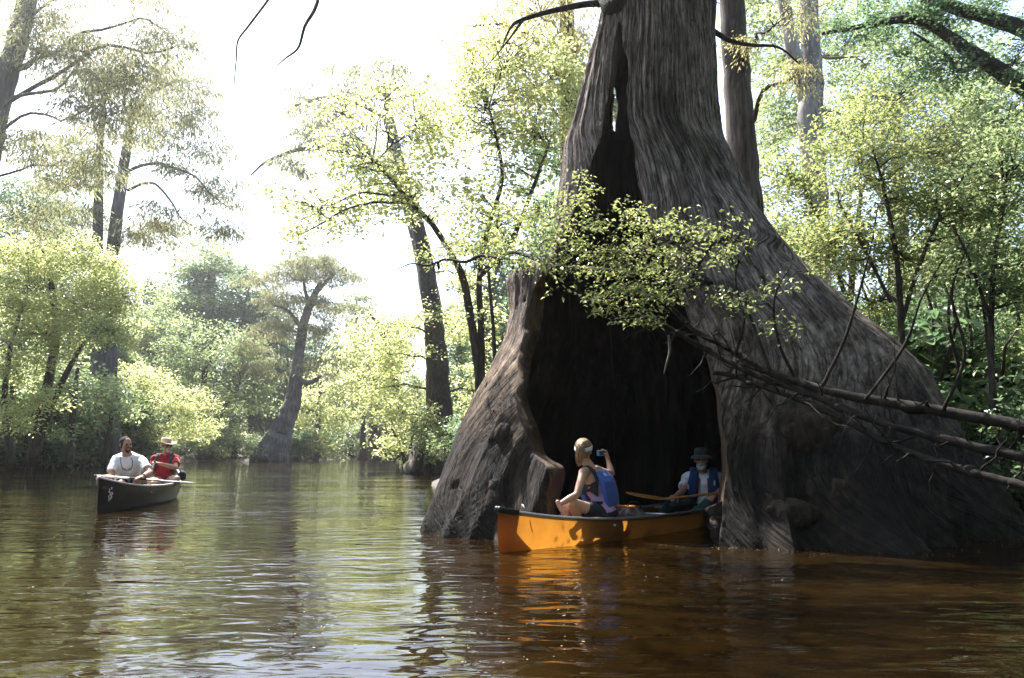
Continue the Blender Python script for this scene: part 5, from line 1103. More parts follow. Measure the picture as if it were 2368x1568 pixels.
M['skin_w'] = skin_mat('fair skin', (0.50, 0.29, 0.20)); M['skin_m'] = skin_mat('ruddy skin', (0.42, 0.21, 0.14)); M['skin_t'] = skin_mat('tanned skin', (0.46, 0.25, 0.165))
def hair_mat(name, c1, c2, sc_=(60, 60, 6), ro=.5):
    m, t, o = new_mat(name); p = N(t, 'ShaderNodeBsdfPrincipled', Roughness=ro); tc = N(t, 'ShaderNodeTexCoord'); mp = N(t, 'ShaderNodeMapping'); mp.inputs['Scale'].default_value = sc_
    t.links.new(tc.outputs['Object'], mp.inputs[0]); nz = N(t, 'ShaderNodeTexNoise', Scale=2.0, Detail=4.0); t.links.new(mp.outputs[0], nz.inputs['Vector'])
    r = ramp(t, [(.35, c1), (.65, c2)]); t.links.new(nz.outputs['Fac'], r.inputs[0]); t.links.new(r.outputs[0], p.inputs['Base Color'])
    b = N(t, 'ShaderNodeBump', Strength=.8, Distance=.008); t.links.new(nz.outputs['Fac'], b.inputs['Height']); t.links.new(b.outputs[0], p.inputs['Normal']); t.links.new(p.outputs[0], o.inputs[0]); return m
M['hair_b'] = hair_mat('blond hair', (0.20, 0.115, 0.055), (0.46, 0.30, 0.16)); M['hair_d'] = hair_mat('dark cropped hair', (0.008, 0.006, 0.005), (0.022, 0.017, 0.014), (120, 120, 120), .9)
M['hair_g'] = hair_mat('grey beard', (0.38, 0.36, 0.34), (0.68, 0.66, 0.63), (120, 120, 60))
M['tee'] = cloth_mat('white cotton', (0.74, 0.73, 0.75)); M['red'] = cloth_mat('red cotton', (0.36, 0.018, 0.03)); M['khaki'] = cloth_mat('khaki cotton', (0.42, 0.34, 0.23))
M['navy'] = cloth_mat('black shorts', (0.012, 0.013, 0.02)); M['green'] = cloth_mat('dark green trousers', (0.02, 0.045, 0.042)); M['pfd'] = cloth_mat('blue nylon', (0.05, 0.10, 0.36), .6, .25, 14)
M['pfd_d'] = cloth_mat('deep blue nylon', (0.008, 0.03, 0.12), .6, .25, 14); M['pfd_r'] = cloth_mat('dark red nylon', (0.20, 0.012, 0.022), .6); M['web'] = cloth_mat('black webbing', (0.012, 0.012, 0.014), .7, .2)
M['felt'] = cloth_mat('tan felt', (0.50, 0.39, 0.26), .8, .3, 20); M['hat_d'] = cloth_mat('dark olive canvas', (0.045, 0.05, 0.05), .85); M['band'] = cloth_mat('white towelling', (0.78, 0.78, 0.80))
m, t, o = new_mat('lavender tie-dye'); p = N(t, 'ShaderNodeBsdfPrincipled', Roughness=.85); tc = N(t, 'ShaderNodeTexCoord'); nz = N(t, 'ShaderNodeTexNoise', Scale=7.0, Detail=3.0, Distortion=1.2); t.links.new(tc.outputs['Object'], nz.inputs['Vector'])
r = ramp(t, [(.3, (.30, .13, .24)), (.5, (.42, .26, .45)), (.68, (.24, .28, .55))]); t.links.new(nz.outputs['Fac'], r.inputs[0]); t.links.new(r.outputs[0], p.inputs['Base Color']); t.links.new(p.outputs[0], o.inputs[0]); M['dye'] = m

def wrap(x): return x
# ---------------------------------------------------------------- woman in the bow of the amber canoe
P = zW(940, 1375, 8.02); K = zW(700, 610, 8.0); f0 = unit((-.95, -.1, 0)); f1 = unit((-.78, .62, 0)); rt = np.array([f1[1], -f1[0], 0]); up = unit(K - P)
e = person('woman with blond ponytail and blue life vest twisting round to photograph the hollow', (P[0], P[1], .05)); WOM = e
SL = K - rt * .165 - up * .045; SR = K + rt * .165 - up * .045
EL, WL = zW(455, 1055, 7.74), zW(150, 1225, 7.66); ER, WR = zW(1045, 700, 8.36), zW(985, 480, 8.50)
HL, HR = P + np.array([-.03, -.09, 0]), P + np.array([-.03, .09, 0]); KL, KR = zW(400, 1205, 7.76), zW(265, 1255, 7.95); AL, AR = floor_pt(bw, HD_A, 1.25, .06), floor_pt(bw, HD_A, 1.15, -.07)
b = Buf(); torso_rows(b, P, K, f0, f1, TF); hc = zW(575, 318, 8.03); hf = unit((.30, .95, .06)); capsule(b, K - up * .03, hc - np.array([0, 0, .07]), .056, .048)
X, F = head(b, hc, hf, s=.97); arm(b, SL, EL, WL, .86); arm(b, SR, ER, WR, .86); capsule(b, K - rt * .06 - up * .02, SL, .045, .052); capsule(b, K + rt * .06 - up * .02, SR, .045, .052)
hand(b, WL, zW(160, 1330, 7.66) - WL + np.array([.02, 0, 0]), np.array([.9, .3, .2]), 1, .35, .92)
PH = zW(880, 350, 8.50)
hand(b, WR, np.array([-.25, .05, 1.0]), np.array([-.75, -.35, 0]), -1, .62, .92)
leg(b, HL, KL, AL, (-.6, -.5, -.3), .90); leg(b, HR, KR, AR, (-.6, -.5, -.3), .90)
attach(fuse('body', b, M['skin_w'], .006, 5), e)
b = Buf(); ellip(b, X(0, -.022, .048), (.083, .102, .086), F); ellip(b, X(0, -.05, .005), (.078, .066, .075), F); capsule(b, X(0, -.11, .085), X(0, -.135, .07), .03, .035)
attach(roughen(fuse('hair', b, M['hair_b'], .005, 2), .007, 55, 3, (1, 1, .3)), e)
b = Buf(); pt = [X(.0, -.12, .085), X(.0, -.165, .065), X(0, -.17, .0), X(-.01, -.155, -.07), X(-.02, -.14, -.125)]; strap(b, pt, hf, [.05, .085, .088, .075, .03], [.045, .055, .05, .04, .015], n=16, p=2.2); attach(roughen(fuse('ponytail', b, M['hair_b'], .005, 1), .007, 80, 4, (1, 1, .15)), e)
b = Buf(); rs_ = np.random.RandomState(31); tie = X(0, -.125, .082)
for k in range(150):
    a0 = rs_.rand() * 2 * np.pi; el = rs_.normal(.1, .35); d0 = np.array([math.cos(a0) * math.cos(el), math.sin(a0) * math.cos(el), math.sin(el)])
    if d0[1] > .75: d0[1] = .75
    t1 = np.array([0, -.85, .5]); pts = []
    for q in np.linspace(0, 1, 7):
        dd = unit(d0 * (1 - q) + t1 * q + np.array([0, 0, .25 * q * (1 - q)])); pts.append(X(dd[0] * .086, -.022 + dd[1] * .105, .046 + dd[2] * .089))
    tube(b, np.array(pts) + rs_.normal(0, .0015, (7, 3)), .0032, 5)
for k in range(46):
    ox, oy = rs_.normal(0, .012), rs_.normal(0, .010); ln = .8 + .3 * rs_.rand()
    tube(b, spline(np.array([tie, X(ox * .8, -.168 + oy, .062), X(ox * 1.5, -.180 + oy, .0 * ln), X(ox * 1.4 - .01, -.165 + oy, -.07 * ln), X(ox * .9 - .02, -.148 + oy, -.135 * ln)]), 12), np.linspace(.004, .0018, 12), 5)
for k in range(8):
    d0 = unit(rs_.normal(0, 1, 3) + np.array([0, -.2, .6])); p0 = X(d0[0] * .08, -.02 + d0[1] * .1, .046 + d0[2] * .086); tube(b, np.array([p0, p0 + rs_.normal(0, .012, 3) + [0, 0, .012], p0 + rs_.normal(0, .016, 3) + [0, 0, .012]]), .0006, 4)
attach(link('hair_strand', b.mesh('hair_strand'), M['hair_b']), e)['kind'] = 'stuff'
b = Buf(); a_ = np.arange(40) * 2 * np.pi / 40; ring = np.array([X(.0895 * math.cos(q), -.019 + .108 * math.sin(q), .036 + .022 * math.sin(q)) for q in a_]); nr = np.array([unit(math.cos(q) * F[0] + math.sin(q) * F[1]) for q in a_])
strap(b, ring, nr, .042, .008, closed=True, seg=8); attach(link('headband', b.mesh('headband'), M['band']), e)
b = Buf(); torso_rows(b, P, K, f0, f1, TF, .012, lo=.02, hi=.66); attach(roughen(fuse('tank_top', b, M['dye'], .007, 3), .008, 17, 5), e)
b = Buf(); torso_rows(b, P, K, f0, f1, TF, .016, lo=-.1, hi=.05); capsule(b, HL, HL * .55 + KL * .45, .088, .078); capsule(b, HR, HR * .55 + KR * .45, .088, .078); attach(fuse('shorts', b, M['navy'], .008, 3), e)
# life vest: blue back slab, black yoke straps and side mesh
bk = -f1; b = Buf(); strap(b, [K - up * .03 + bk * .085 + rt * .015, K - up * .13 + bk * .135 + rt * .01, K - up * .25 + bk * .135, K - up * .36 + bk * .120, K - up * .405 + bk * .110], f1, [.17, .235, .24, .225, .19], [.045, .065, .068, .065, .045], n=18, p=4); attach(roughen(fuse('vest_back', b, M['pfd'], .007, 3), .006, 14, 9), e)
b = Buf(); fr = f1; strap(b, [K - up * .10 + fr * .10, K - up * .2 + fr * .13, K - up * .34 + fr * .115], fr, [.22, .25, .24], [.05, .07, .06], n=12, p=4); attach(fuse('vest_front', b, M['pfd'], .008, 4), e)
for sd in (-1, 1):
    b = Buf(); s0 = K + rt * sd * .085; strap(b, [s0 - up * .13 + bk * .09, s0 - up * .03 + bk * .07, s0 + up * .022, s0 - up * .03 + fr * .075, s0 - up * .13 + fr * .11], [bk, unit(bk + up), up, unit(fr + up), fr], .062, .018, n=16); attach(link('vest_strap', b.mesh('vest_strap'), M['web']), e)
    b = Buf(); s1 = K + rt * sd * .145 - up * .20; strap(b, [s1 + bk * .10, s1 + rt * sd * .006, s1 + fr * .09], [unit(bk + rt * sd * .4), rt * sd, unit(fr + rt * sd * .4)], [.17, .06, .15], .016, n=10); attach(link('vest_side', b.mesh('vest_side'), M['web']), e)
b = Buf(); s1 = P + up * .12; strap(b, [s1 + bk * .13 + rt * -.02, s1 - rt * .16 + bk * .06, s1 - rt * .165 + fr * .05, s1 + fr * .12 - rt * .05], [bk, unit(bk - rt), unit(fr - rt), fr], .03, .008, n=16); attach(link('waist_strap', b.mesh('waist_strap'), M['web']), e)
# phone held up
M['phone'] = simple('blue plastic', (0.02, 0.28, 0.52), .3, .5); M['screen'] = simple('dark screen', (0.03, 0.035, 0.05), .12, .6); M['silver'] = simple('silver edge', (0.6, 0.6, 0.62), .3, .5, .7)
pe = empty('phone', tuple(PH)); tag(pe, 'small blue phone held up in the woman\'s raised hand', 'phone'); pe.rotation_euler = (R(4), R(-2), R(-10))
def pbox(name, c, s, mat, par, bev=.004):
    me = bpy.data.meshes.new(name); bm = bmesh.new(); bmesh.ops.create_cube(bm, size=1.0)
    for v in bm.verts: v.co = Vector((v.co.x * s[0] + c[0], v.co.y * s[1] + c[1], v.co.z * s[2] + c[2]))
    bmesh.ops.bevel(bm, geom=bm.edges[:], offset=bev, segments=2, affect='EDGES'); bm.to_mesh(me); bm.free(); return link(name, me, mat, par)
pbox('case', (0, 0, 0), (.112, .014, .060), M['phone'], pe); pbox('screen', (.006, -.0078, -.002), (.068, .002, .046), M['screen'], pe, .0008); pbox('rim', (0, .001, .0285), (.106, .012, .006), M['silver'], pe, .002)

# ---------------------------------------------------------------- man with dark hat in the stern, inside the hollow
P = zM(1450, 1200, 9.98); K = zM(1492, 615, 9.92); f0 = unit((-.2, -1, 0)); f1 = unit((-.16, -1, 0)); rt = np.array([f1[1], -f1[0], 0]); up = unit(K - P)
e = person('man in dark bucket hat and open blue life vest sitting inside the hollow', (P[0], P[1], .05)); STM = e
SR = K + rt * .19 - up * .09; SL = K - rt * .19 - up * .085
ER, WR = zM(1115, 975, 9.74), zM(1000, 1050, 9.58); EL, WL = zM(1850, 930, 9.80), zM(1700, 1035, 9.62)
HR, HL = P + rt * .10, P - rt * .10; KR, KL = zM(935, 1190, 9.55), zM(1560, 1245, 9.50); AR, AL = floor_pt(bw, HD_A, 3.15, -.12), floor_pt(bw, HD_A, 3.2, .14)
b = Buf(); torso_rows(b, P, K, f0, f1, TM); hc = zM(1455, 412, 9.84); hf = unit((-.16, -1, -.06)); capsule(b, K - up * .03, hc - np.array([0, -.01, .07]), .064, .058)
X, F = head(b, hc, hf); arm(b, SR, ER, WR); arm(b, SL, EL, WL); capsule(b, K + rt * .08 - up * .03, SR, .05, .058); capsule(b, K - rt * .08 - up * .03, SL, .05, .058)
hand(b, WR, zM(960, 1080, 9.50) - WR + np.array([-.03, -.01, 0]), np.array([0, .3, -1]), -1, .95, 1.02); hand(b, WL, zM(1640, 1075, 9.56) - WL, np.array([-.1, .4, -1]), 1, .7, 1.02)
leg(b, HR, KR, AR, (-.1, -1, -.2)); leg(b, HL, KL, AL, (-.1, -1, -.2))
attach(fuse('body', b, M['skin_m'], .006, 5), e); eyes(lambda *q: X(*q), F, e)
for c_ in e.children:
    if c_.name.startswith('eye'): c_.location = -Vector(e.location)
def beard(X, F, e, mat, full=True):
    b = Buf(); ellip(b, X(0, .074, -.088), (.034, .027, .030), F); capsule(b, X(-.028, .086, -.036), X(.028, .086, -.036), .008, .008)
    for q in (-1, 1):
        capsule(b, X(q * .03, .084, -.04), X(q * .030, .074, -.08), .010, .014)
        if full: capsule(b, X(q * .055, .035, -.055), X(q * .03, .07, -.088), .012, .016)
    attach(fuse('beard', b, mat, .005, 2), e)
beard(X, F, e, M['hair_g'])
def hat(e, X, F, mat, brim=.055, crown=.085, droop=.03, curl=0.0, pinch=0.0, name='hat', tilt=0.0):
    b = Buf(); n = 48; prof = [(1.0, .0, 0), (1.02, .25, 0), (.98, .6, 0), (.86, .9, 0), (.55, 1.0, 0), (.02, .97, 0)]; z0 = .062; V = []
    for (rr_, zz_, _) in prof:
        for q in range(n):
            a = 2 * np.pi * q / n; dip = pinch * (1 - rr_) * (1 - abs(math.cos(a))) if pinch else 0
            V.append(X(.083 * rr_ * math.cos(a), -.012 + .103 * rr_ * math.sin(a), z0 + crown * zz_ - dip + tilt * math.sin(a) * rr_))
    rows = len(prof); Q = [(i * n + q, i * n + (q + 1) % n, (i + 1) * n + (q + 1) % n, (i + 1) * n + q) for i in range(rows - 1) for q in range(n)]; b.add(V, Q)
    V = []
    for j, (k, zz_) in enumerate(((0, .006), (.5, .004), (1.0, 0), (1.0, -.006), (.5, -.004), (0, -.004))):
        for q in range(n):
            a = 2 * np.pi * q / n; side_ = abs(math.cos(a)) ** 2
            V.append(X((.084 + brim * k) * math.cos(a), -.012 + (.104 + brim * k) * math.sin(a), z0 + zz_ - droop * k ** 1.5 * (1 - side_ * (1 if curl else 0)) + curl * side_ * k ** 2 + tilt * math.sin(a) * (1 + k * .5)))
    Q = [(j * n + q, j * n + (q + 1) % n, ((j + 1) % 6) * n + (q + 1) % n, ((j + 1) % 6) * n + q) for j in range(6) for q in range(n)]; b.add(V, Q)
    o = attach(link(name, b.mesh(name), mat), e); return o
hat(e, X, F, M['hat_d'], .050, .088, .035)
b = Buf(); torso_rows(b, P, K, f0, f1, TM, .014, lo=-.02, hi=1.0)
for S_, E_ in ((SR, ER), (SL, EL)): cone(b, S_ * .93 + E_ * .07, np.asarray(S_) * .3 + np.asarray(E_) * .7, .06, .070); capsule(b, K + (.75 * (S_ - K)) * np.array([.5, .5, 0]) - up * .03, S_, .068, .078)
attach(roughen(fuse('t_shirt', b, M['tee'], .008, 3), .011, 13, 6, (1, 1, .6)), e)
b = Buf(); torso_rows(b, P, K, f0, f1, TM, .016, lo=-.12, hi=.08); chain(b, [HR, KR, AR], [.10, .082, .07]); chain(b, [HL, KL, AL], [.10, .082, .07]); attach(fuse('trousers', b, M['green'], .009, 3), e)
for sd in (1, -1):
    b = Buf(); s0 = K + rt * sd * .115
    strap(b, [s0 - up * .02 - f1 * .10, s0 + up * .035, s0 - up * .05 + f1 * .115, s0 - up * .16 + f1 * .155 + rt * sd * .012, s0 - up * .30 + f1 * .150 + rt * sd * .02, s0 - up * .37 + f1 * .135 + rt * sd * .022], [-f1, up, unit(f1 + up * .4), f1, f1, f1], [.10, .095, .11, .135, .14, .13], [.04, .045, .055, .06, .06, .05], n=24, p=3.4)
    attach(fuse('vest_panel', b, M['pfd_d'], .007, 3), e)
    b = Buf(); s1 = s0 - rt * sd * .062; strap(b, [s1 - up * .08 + f1 * .12, s1 - up * .2 + f1 * .152 + rt * sd * .012, s1 - up * .36 + f1 * .140 + rt * sd * .02], f1, .022, .05, n=10); attach(link('vest_lining', b.mesh('vest_lining'), M['pfd_r']), e)
b = Buf(); s0 = K - rt * .135; strap(b, [s0 - up * .29 + f1 * .172, s0 - up * .345 + f1 * .172], f1, [.115, .12], [.03, .03], n=6, p=3); attach(fuse('vest_pocket', b, M['pfd_r'], .006, 3), e)
b = Buf(); strap(b, [K - up * .02 - f1 * .13, K - up * .2 - f1 * .16, K - up * .37 - f1 * .15], -f1, [.3, .34, .32], [.05, .06, .05], n=10, p=3.4); attach(fuse('vest_back', b, M['pfd_d'], .009, 3), e)
b = Buf(); q0 = K - rt * .125 - up * .13 + f1 * .195; strap(b, [q0 + up * .03, q0, q0 - up * .03], f1, .022, .006, n=6, p=3); attach(link('whistle_tag', b.mesh('whistle_tag'), simple('pale yellow plastic', (0.6, 0.58, 0.3), .4)), e)
b = Buf(); strap(b, [q0 + up * .085 - f1 * .012, q0 + up * .05 - f1 * .004, q0 + up * .03], f1, .02, .008, n=6); attach(link('tag_strap', b.mesh('tag_strap'), M['web']), e)

# ---------------------------------------------------------------- man in white T-shirt, bow of the black canoe
P = zB(650, 960, 13.28); K = zB(640, 515, 12.95); f0 = unit((.05, -1, 0)); f1 = unit((.12, -1, 0)); rt = np.array([f1[1], -f1[0], 0]); up = unit(K - P)
e = person('man in white T-shirt with cropped dark hair paddling at the bow of the black canoe', (P[0], P[1], .05)); WHT = e
SR = K + rt * .195 - up * .10; SL = K - rt * .195 - up * .095
ER, WR = zB(385, 850, 12.78), zB(285, 855, 12.50); EL, WL = zB(965, 790, 12.80), zB(860, 848, 12.56)
HR, HL = P + rt * .11, P - rt * .11; KL, KR = zB(782, 912, 12.98), zB(540, 950, 12.72); AL, AR = floor_pt(bw2, HD_B, 1.2, .10), floor_pt(bw2, HD_B, 1.2, -.10)
b = Buf(); torso_rows(b, P, K, f0, f1, [(t_, w_ * 1.10, d_ * 1.10, o_) for t_, w_, d_, o_ in TM]); hc = zB(608, 378, 12.90); hf = unit((.80, -.62, -.02)); capsule(b, K - up * .03, hc - np.array([0, -.01, .07]), .072, .066)
X, F = head(b, hc, hf, s=1.06); arm(b, SR, ER, WR, 1.1); arm(b, SL, EL, WL, 1.1); capsule(b, K + rt * .08 - up * .04, SR, .042, .052); capsule(b, K - rt * .08 - up * .04, SL, .042, .052)
hand(b, WR, zB(215, 845, 12.42) - WR, np.array([0, -.2, -1]), -1, .8, 1.05); hand(b, WL, zB(780, 862, 12.46) - WL, np.array([.1, .2, -1]), 1, .8, 1.05)
leg(b, HR, KR, AR, (0, -1, -.2), 1.1); leg(b, HL, KL, AL, (0, -1, -.2), 1.1)
attach(fuse('body', b, M['skin_m'], .007, 5), e); eyes(X, F, e, 1.06)
b = Buf(); ellip(b, X(0, -.024, .046), np.array([.086, .104, .090]), F); ellip(b, X(0, -.055, .0), np.array([.082, .066, .074]), F)
for q in (-1, 1): capsule(b, X(q * .07, .018, .03), X(q * .07, .014, -.02), .016, .01)
attach(fuse('hair', b, M['hair_d'], .007, 2), e)
b = Buf(); ellip(b, X(0, .076, -.092), (.034, .022, .024), F); capsule(b, X(-.030, .090, -.037), X(.030, .090, -.037), .007, .007); capsule(b, X(-.030, .088, -.04), X(-.028, .082, -.08), .006, .008); capsule(b, X(.030, .088, -.04), X(.028, .082, -.08), .006, .008); attach(fuse('beard', b, M['hair_d'], .005, 2), e)
b = Buf(); torso_rows(b, P, K, f0, f1, [(t_, w_ * 1.10, d_ * 1.10, o_) for t_, w_, d_, o_ in TM], .018, lo=-.02, hi=1.0)
for S_, E_ in ((SR, ER), (SL, EL)): cone(b, S_ * .93 + E_ * .07, np.asarray(S_) * .28 + np.asarray(E_) * .72, .071, .080); capsule(b, K + (.75 * (S_ - K)) * np.array([.5, .5, 0]) - up * .035, S_, .062, .070)
attach(roughen(fuse('t_shirt', b, M['tee'], .009, 3), .014, 11, 7, (1, 1, .6)), e)
b = Buf(); torso_rows(b, P, K, f0, f1, TM, .03, lo=-.12, hi=.06); chain(b, [HR, HR * .35 + KR * .65], [.11, .10]); chain(b, [HL, HL * .35 + KL * .65], [.11, .10]); attach(fuse('shorts', b, M['navy'], .01, 3), e)
b = Buf(); wa = unit(np.asarray(WL) - EL); a_ = np.arange(20) * 2 * np.pi / 20; FF_ = frame(wa, (0, 0, 1)); rg = np.array([WL - wa * .02 + .036 * (math.cos(q) * FF_[0] + math.sin(q) * FF_[2]) for q in a_]); strap(b, rg, np.array([unit(q - WL + wa * .02) for q in rg]), .022, .008, closed=True, seg=8); attach(link('wrist_watch', b.mesh('wrist_watch'), M['web']), e)
b = Buf(); cdp = [zB(530, 560, 12.80), zB(535, 640, 12.74), zB(560, 720, 12.70), zB(625, 752, 12.69), zB(690, 720, 12.70), zB(710, 640, 12.74), zB(690, 560, 12.80)]; tube(b, spline(np.array(cdp), 30), .0055, 6)
ge = empty('eyeglasses', tuple(cdp[3])); tag(ge, 'eyeglasses hanging on a dark cord at the white T-shirt', 'eyeglasses'); child('cord', b.mesh('cord'), M['web'], ge)
for sd in (-1, 1):
    b = Buf(); c_ = zB(625 + sd * 42, 738, 12.67); a_ = np.arange(16) * 2 * np.pi / 16; tube(b, np.array([c_ + np.array([.028 * math.cos(q), 0, .016 * math.sin(q)]) for q in np.append(a_, 0)]), .003, 5); child('lens_frame', b.mesh('lens_frame'), M['web'], ge)

# ---------------------------------------------------------------- man in red shirt, stern of the black canoe
P = zB(1190, 925, 15.20); K = zB(1200, 515, 15.10); f0 = unit((.15, -1, 0)); f1 = unit((.2, -1, 0)); rt = np.array([f1[1], -f1[0], 0]); up = unit(K - P)
e = person('man in red shirt and wide tan hat at the stern of the black canoe', (P[0], P[1], .05)); RED = e
SR = K + rt * .19 - up * .09; SL = K - rt * .19 - up * .085
EL, WL = zB(1350, 715, 14.87), zB(1120, 655, 14.67); ER, WR = zB(995, 770, 14.97), zB(955, 800, 14.73)
HR, HL = P + rt * .10, P - rt * .10; KL, KR = zB(1375, 880, 14.60), zB(1020, 950, 14.55); AL, AR = floor_pt(bw2, HD_B, 3.15, .14), floor_pt(bw2, HD_B, 3.1, -.12)
b = Buf(); torso_rows(b, P, K, f0, f1, TM); hc = zB(1215, 395, 15.07); hf = unit((.82, -.58, -.02)); capsule(b, K - up * .03, hc - np.array([0, -.01, .07]), .064, .058)
X, F = head(b, hc, hf, s=1.04); arm(b, SR, ER, WR, 1.05); arm(b, SL, EL, WL, 1.05); capsule(b, K + rt * .08 - up * .03, SR, .05, .06); capsule(b, K - rt * .08 - up * .03, SL, .05, .06)
hand(b, WL, zB(1050, 630, 14.61) - WL, np.array([-.2, .2, -1]), 1, .9, 1.05); hand(b, WR, np.array([-.2, -.6, -.4]), np.array([0, .5, -1]), -1, .9)
leg(b, HR, KR, AR, (0, -1, -.2)); leg(b, HL, KL, AL, (0, -1, -.2)); attach(fuse('body', b, M['skin_t'], .007, 5), e)
beard(X, F, e, M['hair_g'], False)
hat(e, X, F, M['felt'], .085, .10, .02, .028, .05, tilt=-.006)
b = Buf()
for q in (-1, 1): ellip(b, X(q * .034, .098, .010), (.024, .007, .016), F, 8); capsule(b, X(q * .055, .09, .014), X(q * .08, .0, .014), .004, .004, 6)
capsule(b, X(-.012, .102, .014), X(.012, .102, .014), .004, .004, 6); o_ = link('sunglasses', b.mesh('sunglasses'), M['black']); tag(o_, 'dark sunglasses worn by the man in the tan hat', 'sunglasses')
b = Buf(); torso_rows(b, P, K, f0, f1, TM, .02, lo=-.02, hi=1.0)
for S_, E_ in ((SR, ER), (SL, EL)): cone(b, S_ * .93 + E_ * .07, np.asarray(S_) * .35 + np.asarray(E_) * .65, .062, .076); capsule(b, K + (.75 * (S_ - K)) * np.array([.5, .5, 0]) - up * .03, S_, .064, .074)
attach(roughen(fuse('shirt', b, M['red'], .009, 3), .013, 12, 8, (1, 1, .6)), e)
b = Buf()
for sd in (-1, 1): strap(b, [K + rt * sd * .02 + f1 * .118 - up * .11, K + rt * sd * .05 + f1 * .10 - up * .02, K + rt * sd * .065 + up * .012, K + rt * sd * .03 - f1 * .07 + up * .022], [f1, unit(f1 + up), up, unit(up - f1)], [.02, .045, .05, .05], .012, n=12)
attach(link('collar', b.mesh('collar'), M['red']), e)
b = Buf(); torso_rows(b, P, K, f0, f1, TM, .024, lo=-.12, hi=.06); chain(b, [HR, HR * .3 + KR * .7], [.105, .09]); chain(b, [HL, HL * .3 + KL * .7], [.105, .09]); attach(fuse('shorts', b, M['khaki'], .01, 3), e)
bp = empty('backpack', tuple(P + np.array([.1, .25, 0]))); tag(bp, 'dark daypack worn by the man in the red shirt', 'backpack')
b = Buf(); strap(b, [K - up * .06 - f1 * .20, K - up * .22 - f1 * .24, K - up * .40 - f1 * .22], -f1, [.26, .32, .30], [.12, .17, .14], n=12, p=3.2); o_ = fuse('bag', b, M['web'], .01, 3); attach(o_, bp)
for sd in (-1, 1):
    b = Buf(); s0 = K + rt * sd * .125; strap(b, [s0 - up * .05 - f1 * .14, s0 + up * .018, s0 - up * .06 + f1 * .115, s0 - up * .20 + f1 * .155, s0 - up * .34 + f1 * .10 + rt * sd * .05, s0 - up * .36 - f1 * .06 + rt * sd * .06], [-f1, up, unit(f1 + up * .4), f1, unit(f1 + rt * sd), rt * sd], .05, .014, n=24); attach(link('strap', b.mesh('strap'), cloth_mat('grey webbing', (.05, .05, .055))), bp)
b = Buf(); q0 = zB(1450, 830, 15.00); ellip(b, q0, (.07, .09, .09)); chain(b, [q0 + [0, 0, .08], q0 + [.05, 0, .03], q0 + [.06, 0, -.06]], [.02, .02, .015]); o_ = fuse('side_pouch', b, M['web'], .01, 2); attach(o_, bp)

# ---------------------------------------------------------------- paddles and bag
def blade_paddle(name, label, grip, root, tip, bn, bw_, shaft_mat, blade_mat, grip_kind='pear', rs_=.015, parts=None):
    grip, root, tip = (np.asarray(q, float) for q in (grip, root, tip)); pe = empty(name, tuple(grip)); tag(pe, label, 'paddle')
    b = Buf(); tube(b, spline([grip, grip * .5 + root * .5, root], 14), rs_, 10); child('shaft', b.mesh('shaft'), shaft_mat, pe)
    b = Buf(); d = tip - root; strap(b, [root - unit(d) * .08, root, root + d * .2, root + d * .5, root + d * .82, tip], bn, [.03, .04, bw_ * .8, bw_, bw_ * .95, bw_ * .35], [.028, .024, .014, .011, .009, .006], n=22, p=2.2); child('blade', b.mesh('blade'), blade_mat, pe)
    b = Buf(); g = unit(grip - root)
    if grip_kind == 'pear': strap(b, [grip - g * .05, grip + g * .01, grip + g * .06, grip + g * .085], bn, [.03, .055, .085, .05], [.028, .034, .036, .02], n=12, p=2.2)
    else: sdv = unit(np.cross(g, bn)); capsule(b, grip - sdv * .05, grip + sdv * .05, .017, .017)
    child('grip', b.mesh('grip'), M['black'] if grip_kind == 'tee' else shaft_mat, pe); return pe
blade_paddle('wooden_paddle', 'varnished wooden paddle across the woman\'s lap, grip end toward the stern', zW(1330, 1262, 7.78), zW(520, 1205, 8.45), zW(260, 1215, 8.95), (.1, .1, 1), .19, M['wood_pad'], M['wood_pad'])
blade_paddle('bent_paddle', 'bent-shaft wooden paddle held across the lap of the man in the hollow', zM(1860, 990, 9.62), zM(800, 1103, 9.47), zM(125, 1003, 9.10), (.06, -.30, .95), .20, M['wood_pale'], M['wood_pale'], rs_=.0145)
pp = blade_paddle('white_paddle', 'white shafted paddle held level by the man in the white T-shirt', zB(165, 835, 12.42), zB(1120, 905, 12.52), zB(1630, 935, 12.75), (.04, 0, 1), .20, M['white_shaft'], simple('grey plastic blade', (.42, .42, .44), .35), 'tee')
b = Buf(); g0, g1 = zB(665, 868, 12.47), zB(915, 888, 12.49); tube(b, [g0, g1], .0165, 10); child('sleeve', b.mesh('sleeve'), M['black'], pp)
blade_paddle('pale_paddle', 'pale shafted paddle gripped at chest height by the man in red', zB(1045, 632, 14.59), zB(930, 850, 14.50), zB(840, 1050, 14.35), (1, .2, .3), .18, M['white_shaft'], M['black'], 'tee', .014)
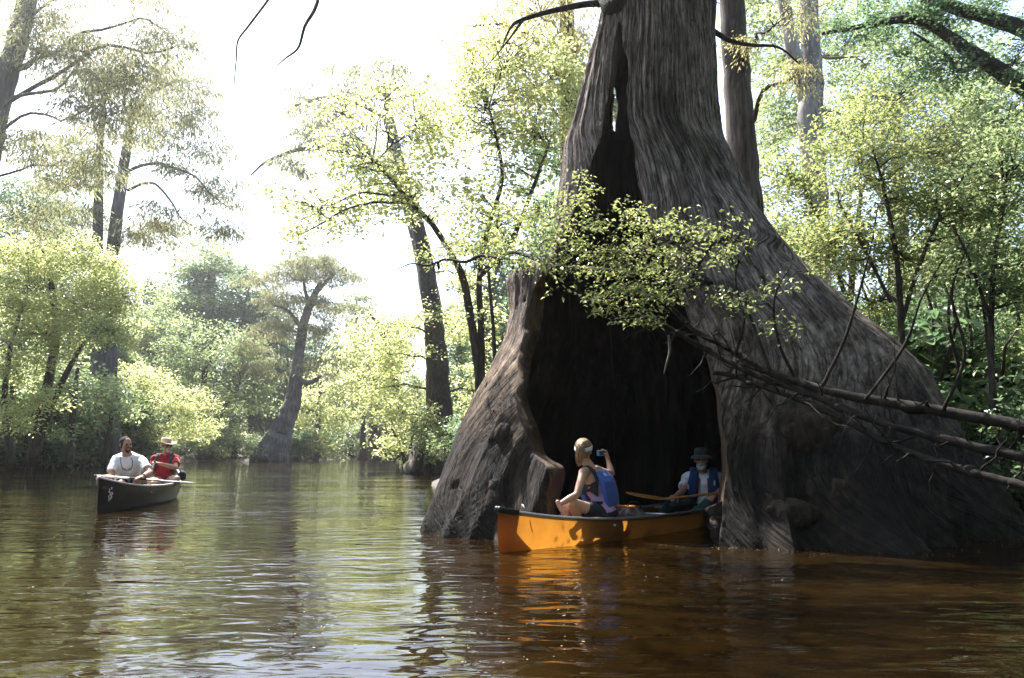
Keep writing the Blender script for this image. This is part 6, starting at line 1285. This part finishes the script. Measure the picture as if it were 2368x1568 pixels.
bg_ = empty('duffel_bag', tuple(zW(1400, 1380, 8.5))); tag(bg_, 'small dark plaid bag on the canoe floor behind the woman', 'bag')
m, t, o = new_mat('dark plaid fabric'); p = N(t, 'ShaderNodeBsdfPrincipled', Roughness=.8); tc = N(t, 'ShaderNodeTexCoord'); ck = N(t, 'ShaderNodeTexVoronoi', Scale=16.0); t.links.new(tc.outputs['Object'], ck.inputs['Vector'])
r = ramp(t, [(.2, (.02, .016, .02)), (.5, (.10, .075, .08)), (.8, (.22, .17, .16))]); t.links.new(ck.outputs['Distance'], r.inputs[0]); t.links.new(r.outputs[0], p.inputs['Base Color']); t.links.new(p.outputs[0], o.inputs[0])
b = Buf(); q0 = zW(1400, 1390, 8.5); ellip(b, q0, (.13, .12, .10)); ellip(b, q0 + [-.06, .02, .0], (.08, .1, .08)); child('bag_body', fuse('tmpbag', b, m, .01, 3).data, m, bg_); bpy.data.objects.remove(bpy.data.objects['tmpbag'])
b = Buf(); tube(b, spline(np.array([q0 + [-.07, -.05, .07], q0 + [-.03, -.08, .13], q0 + [.05, -.07, .12], q0 + [.09, -.04, .05]]), 12), .009, 6); child('handle', b.mesh('handle'), M['web'], bg_)

# ------------------------------------------------------------------ pieces of parts go one level down
def base_name(o): return o.name.split('.')[0]
def nest(root, piece, part):
    pt = [c for c in root.children if base_name(c) == part]
    if not pt: return
    for c in [c for c in root.children if base_name(c) == piece]:
        c.parent = pt[-1]; c.location = (0, 0, 0)
for p_ in (WOM, STM, WHT, RED):
    for a_, b_ in (('ponytail', 'hair'), ('hair_strand', 'hair'), ('vest_pocket', 'vest_panel'), ('whistle_tag', 'vest_panel'), ('tag_strap', 'vest_panel'), ('waist_strap', 'vest_back'), ('collar', 'shirt')): nest(p_, a_, b_)
for c in [c for c in STM.children if base_name(c) == 'eye'] + [c for c in WHT.children if base_name(c) == 'eye']:
    bd = [q for q in c.parent.children if base_name(q) == 'body'][0]; c.parent = bd; c.location = (0, 0, 0)
nest(pp, 'sleeve', 'shaft')
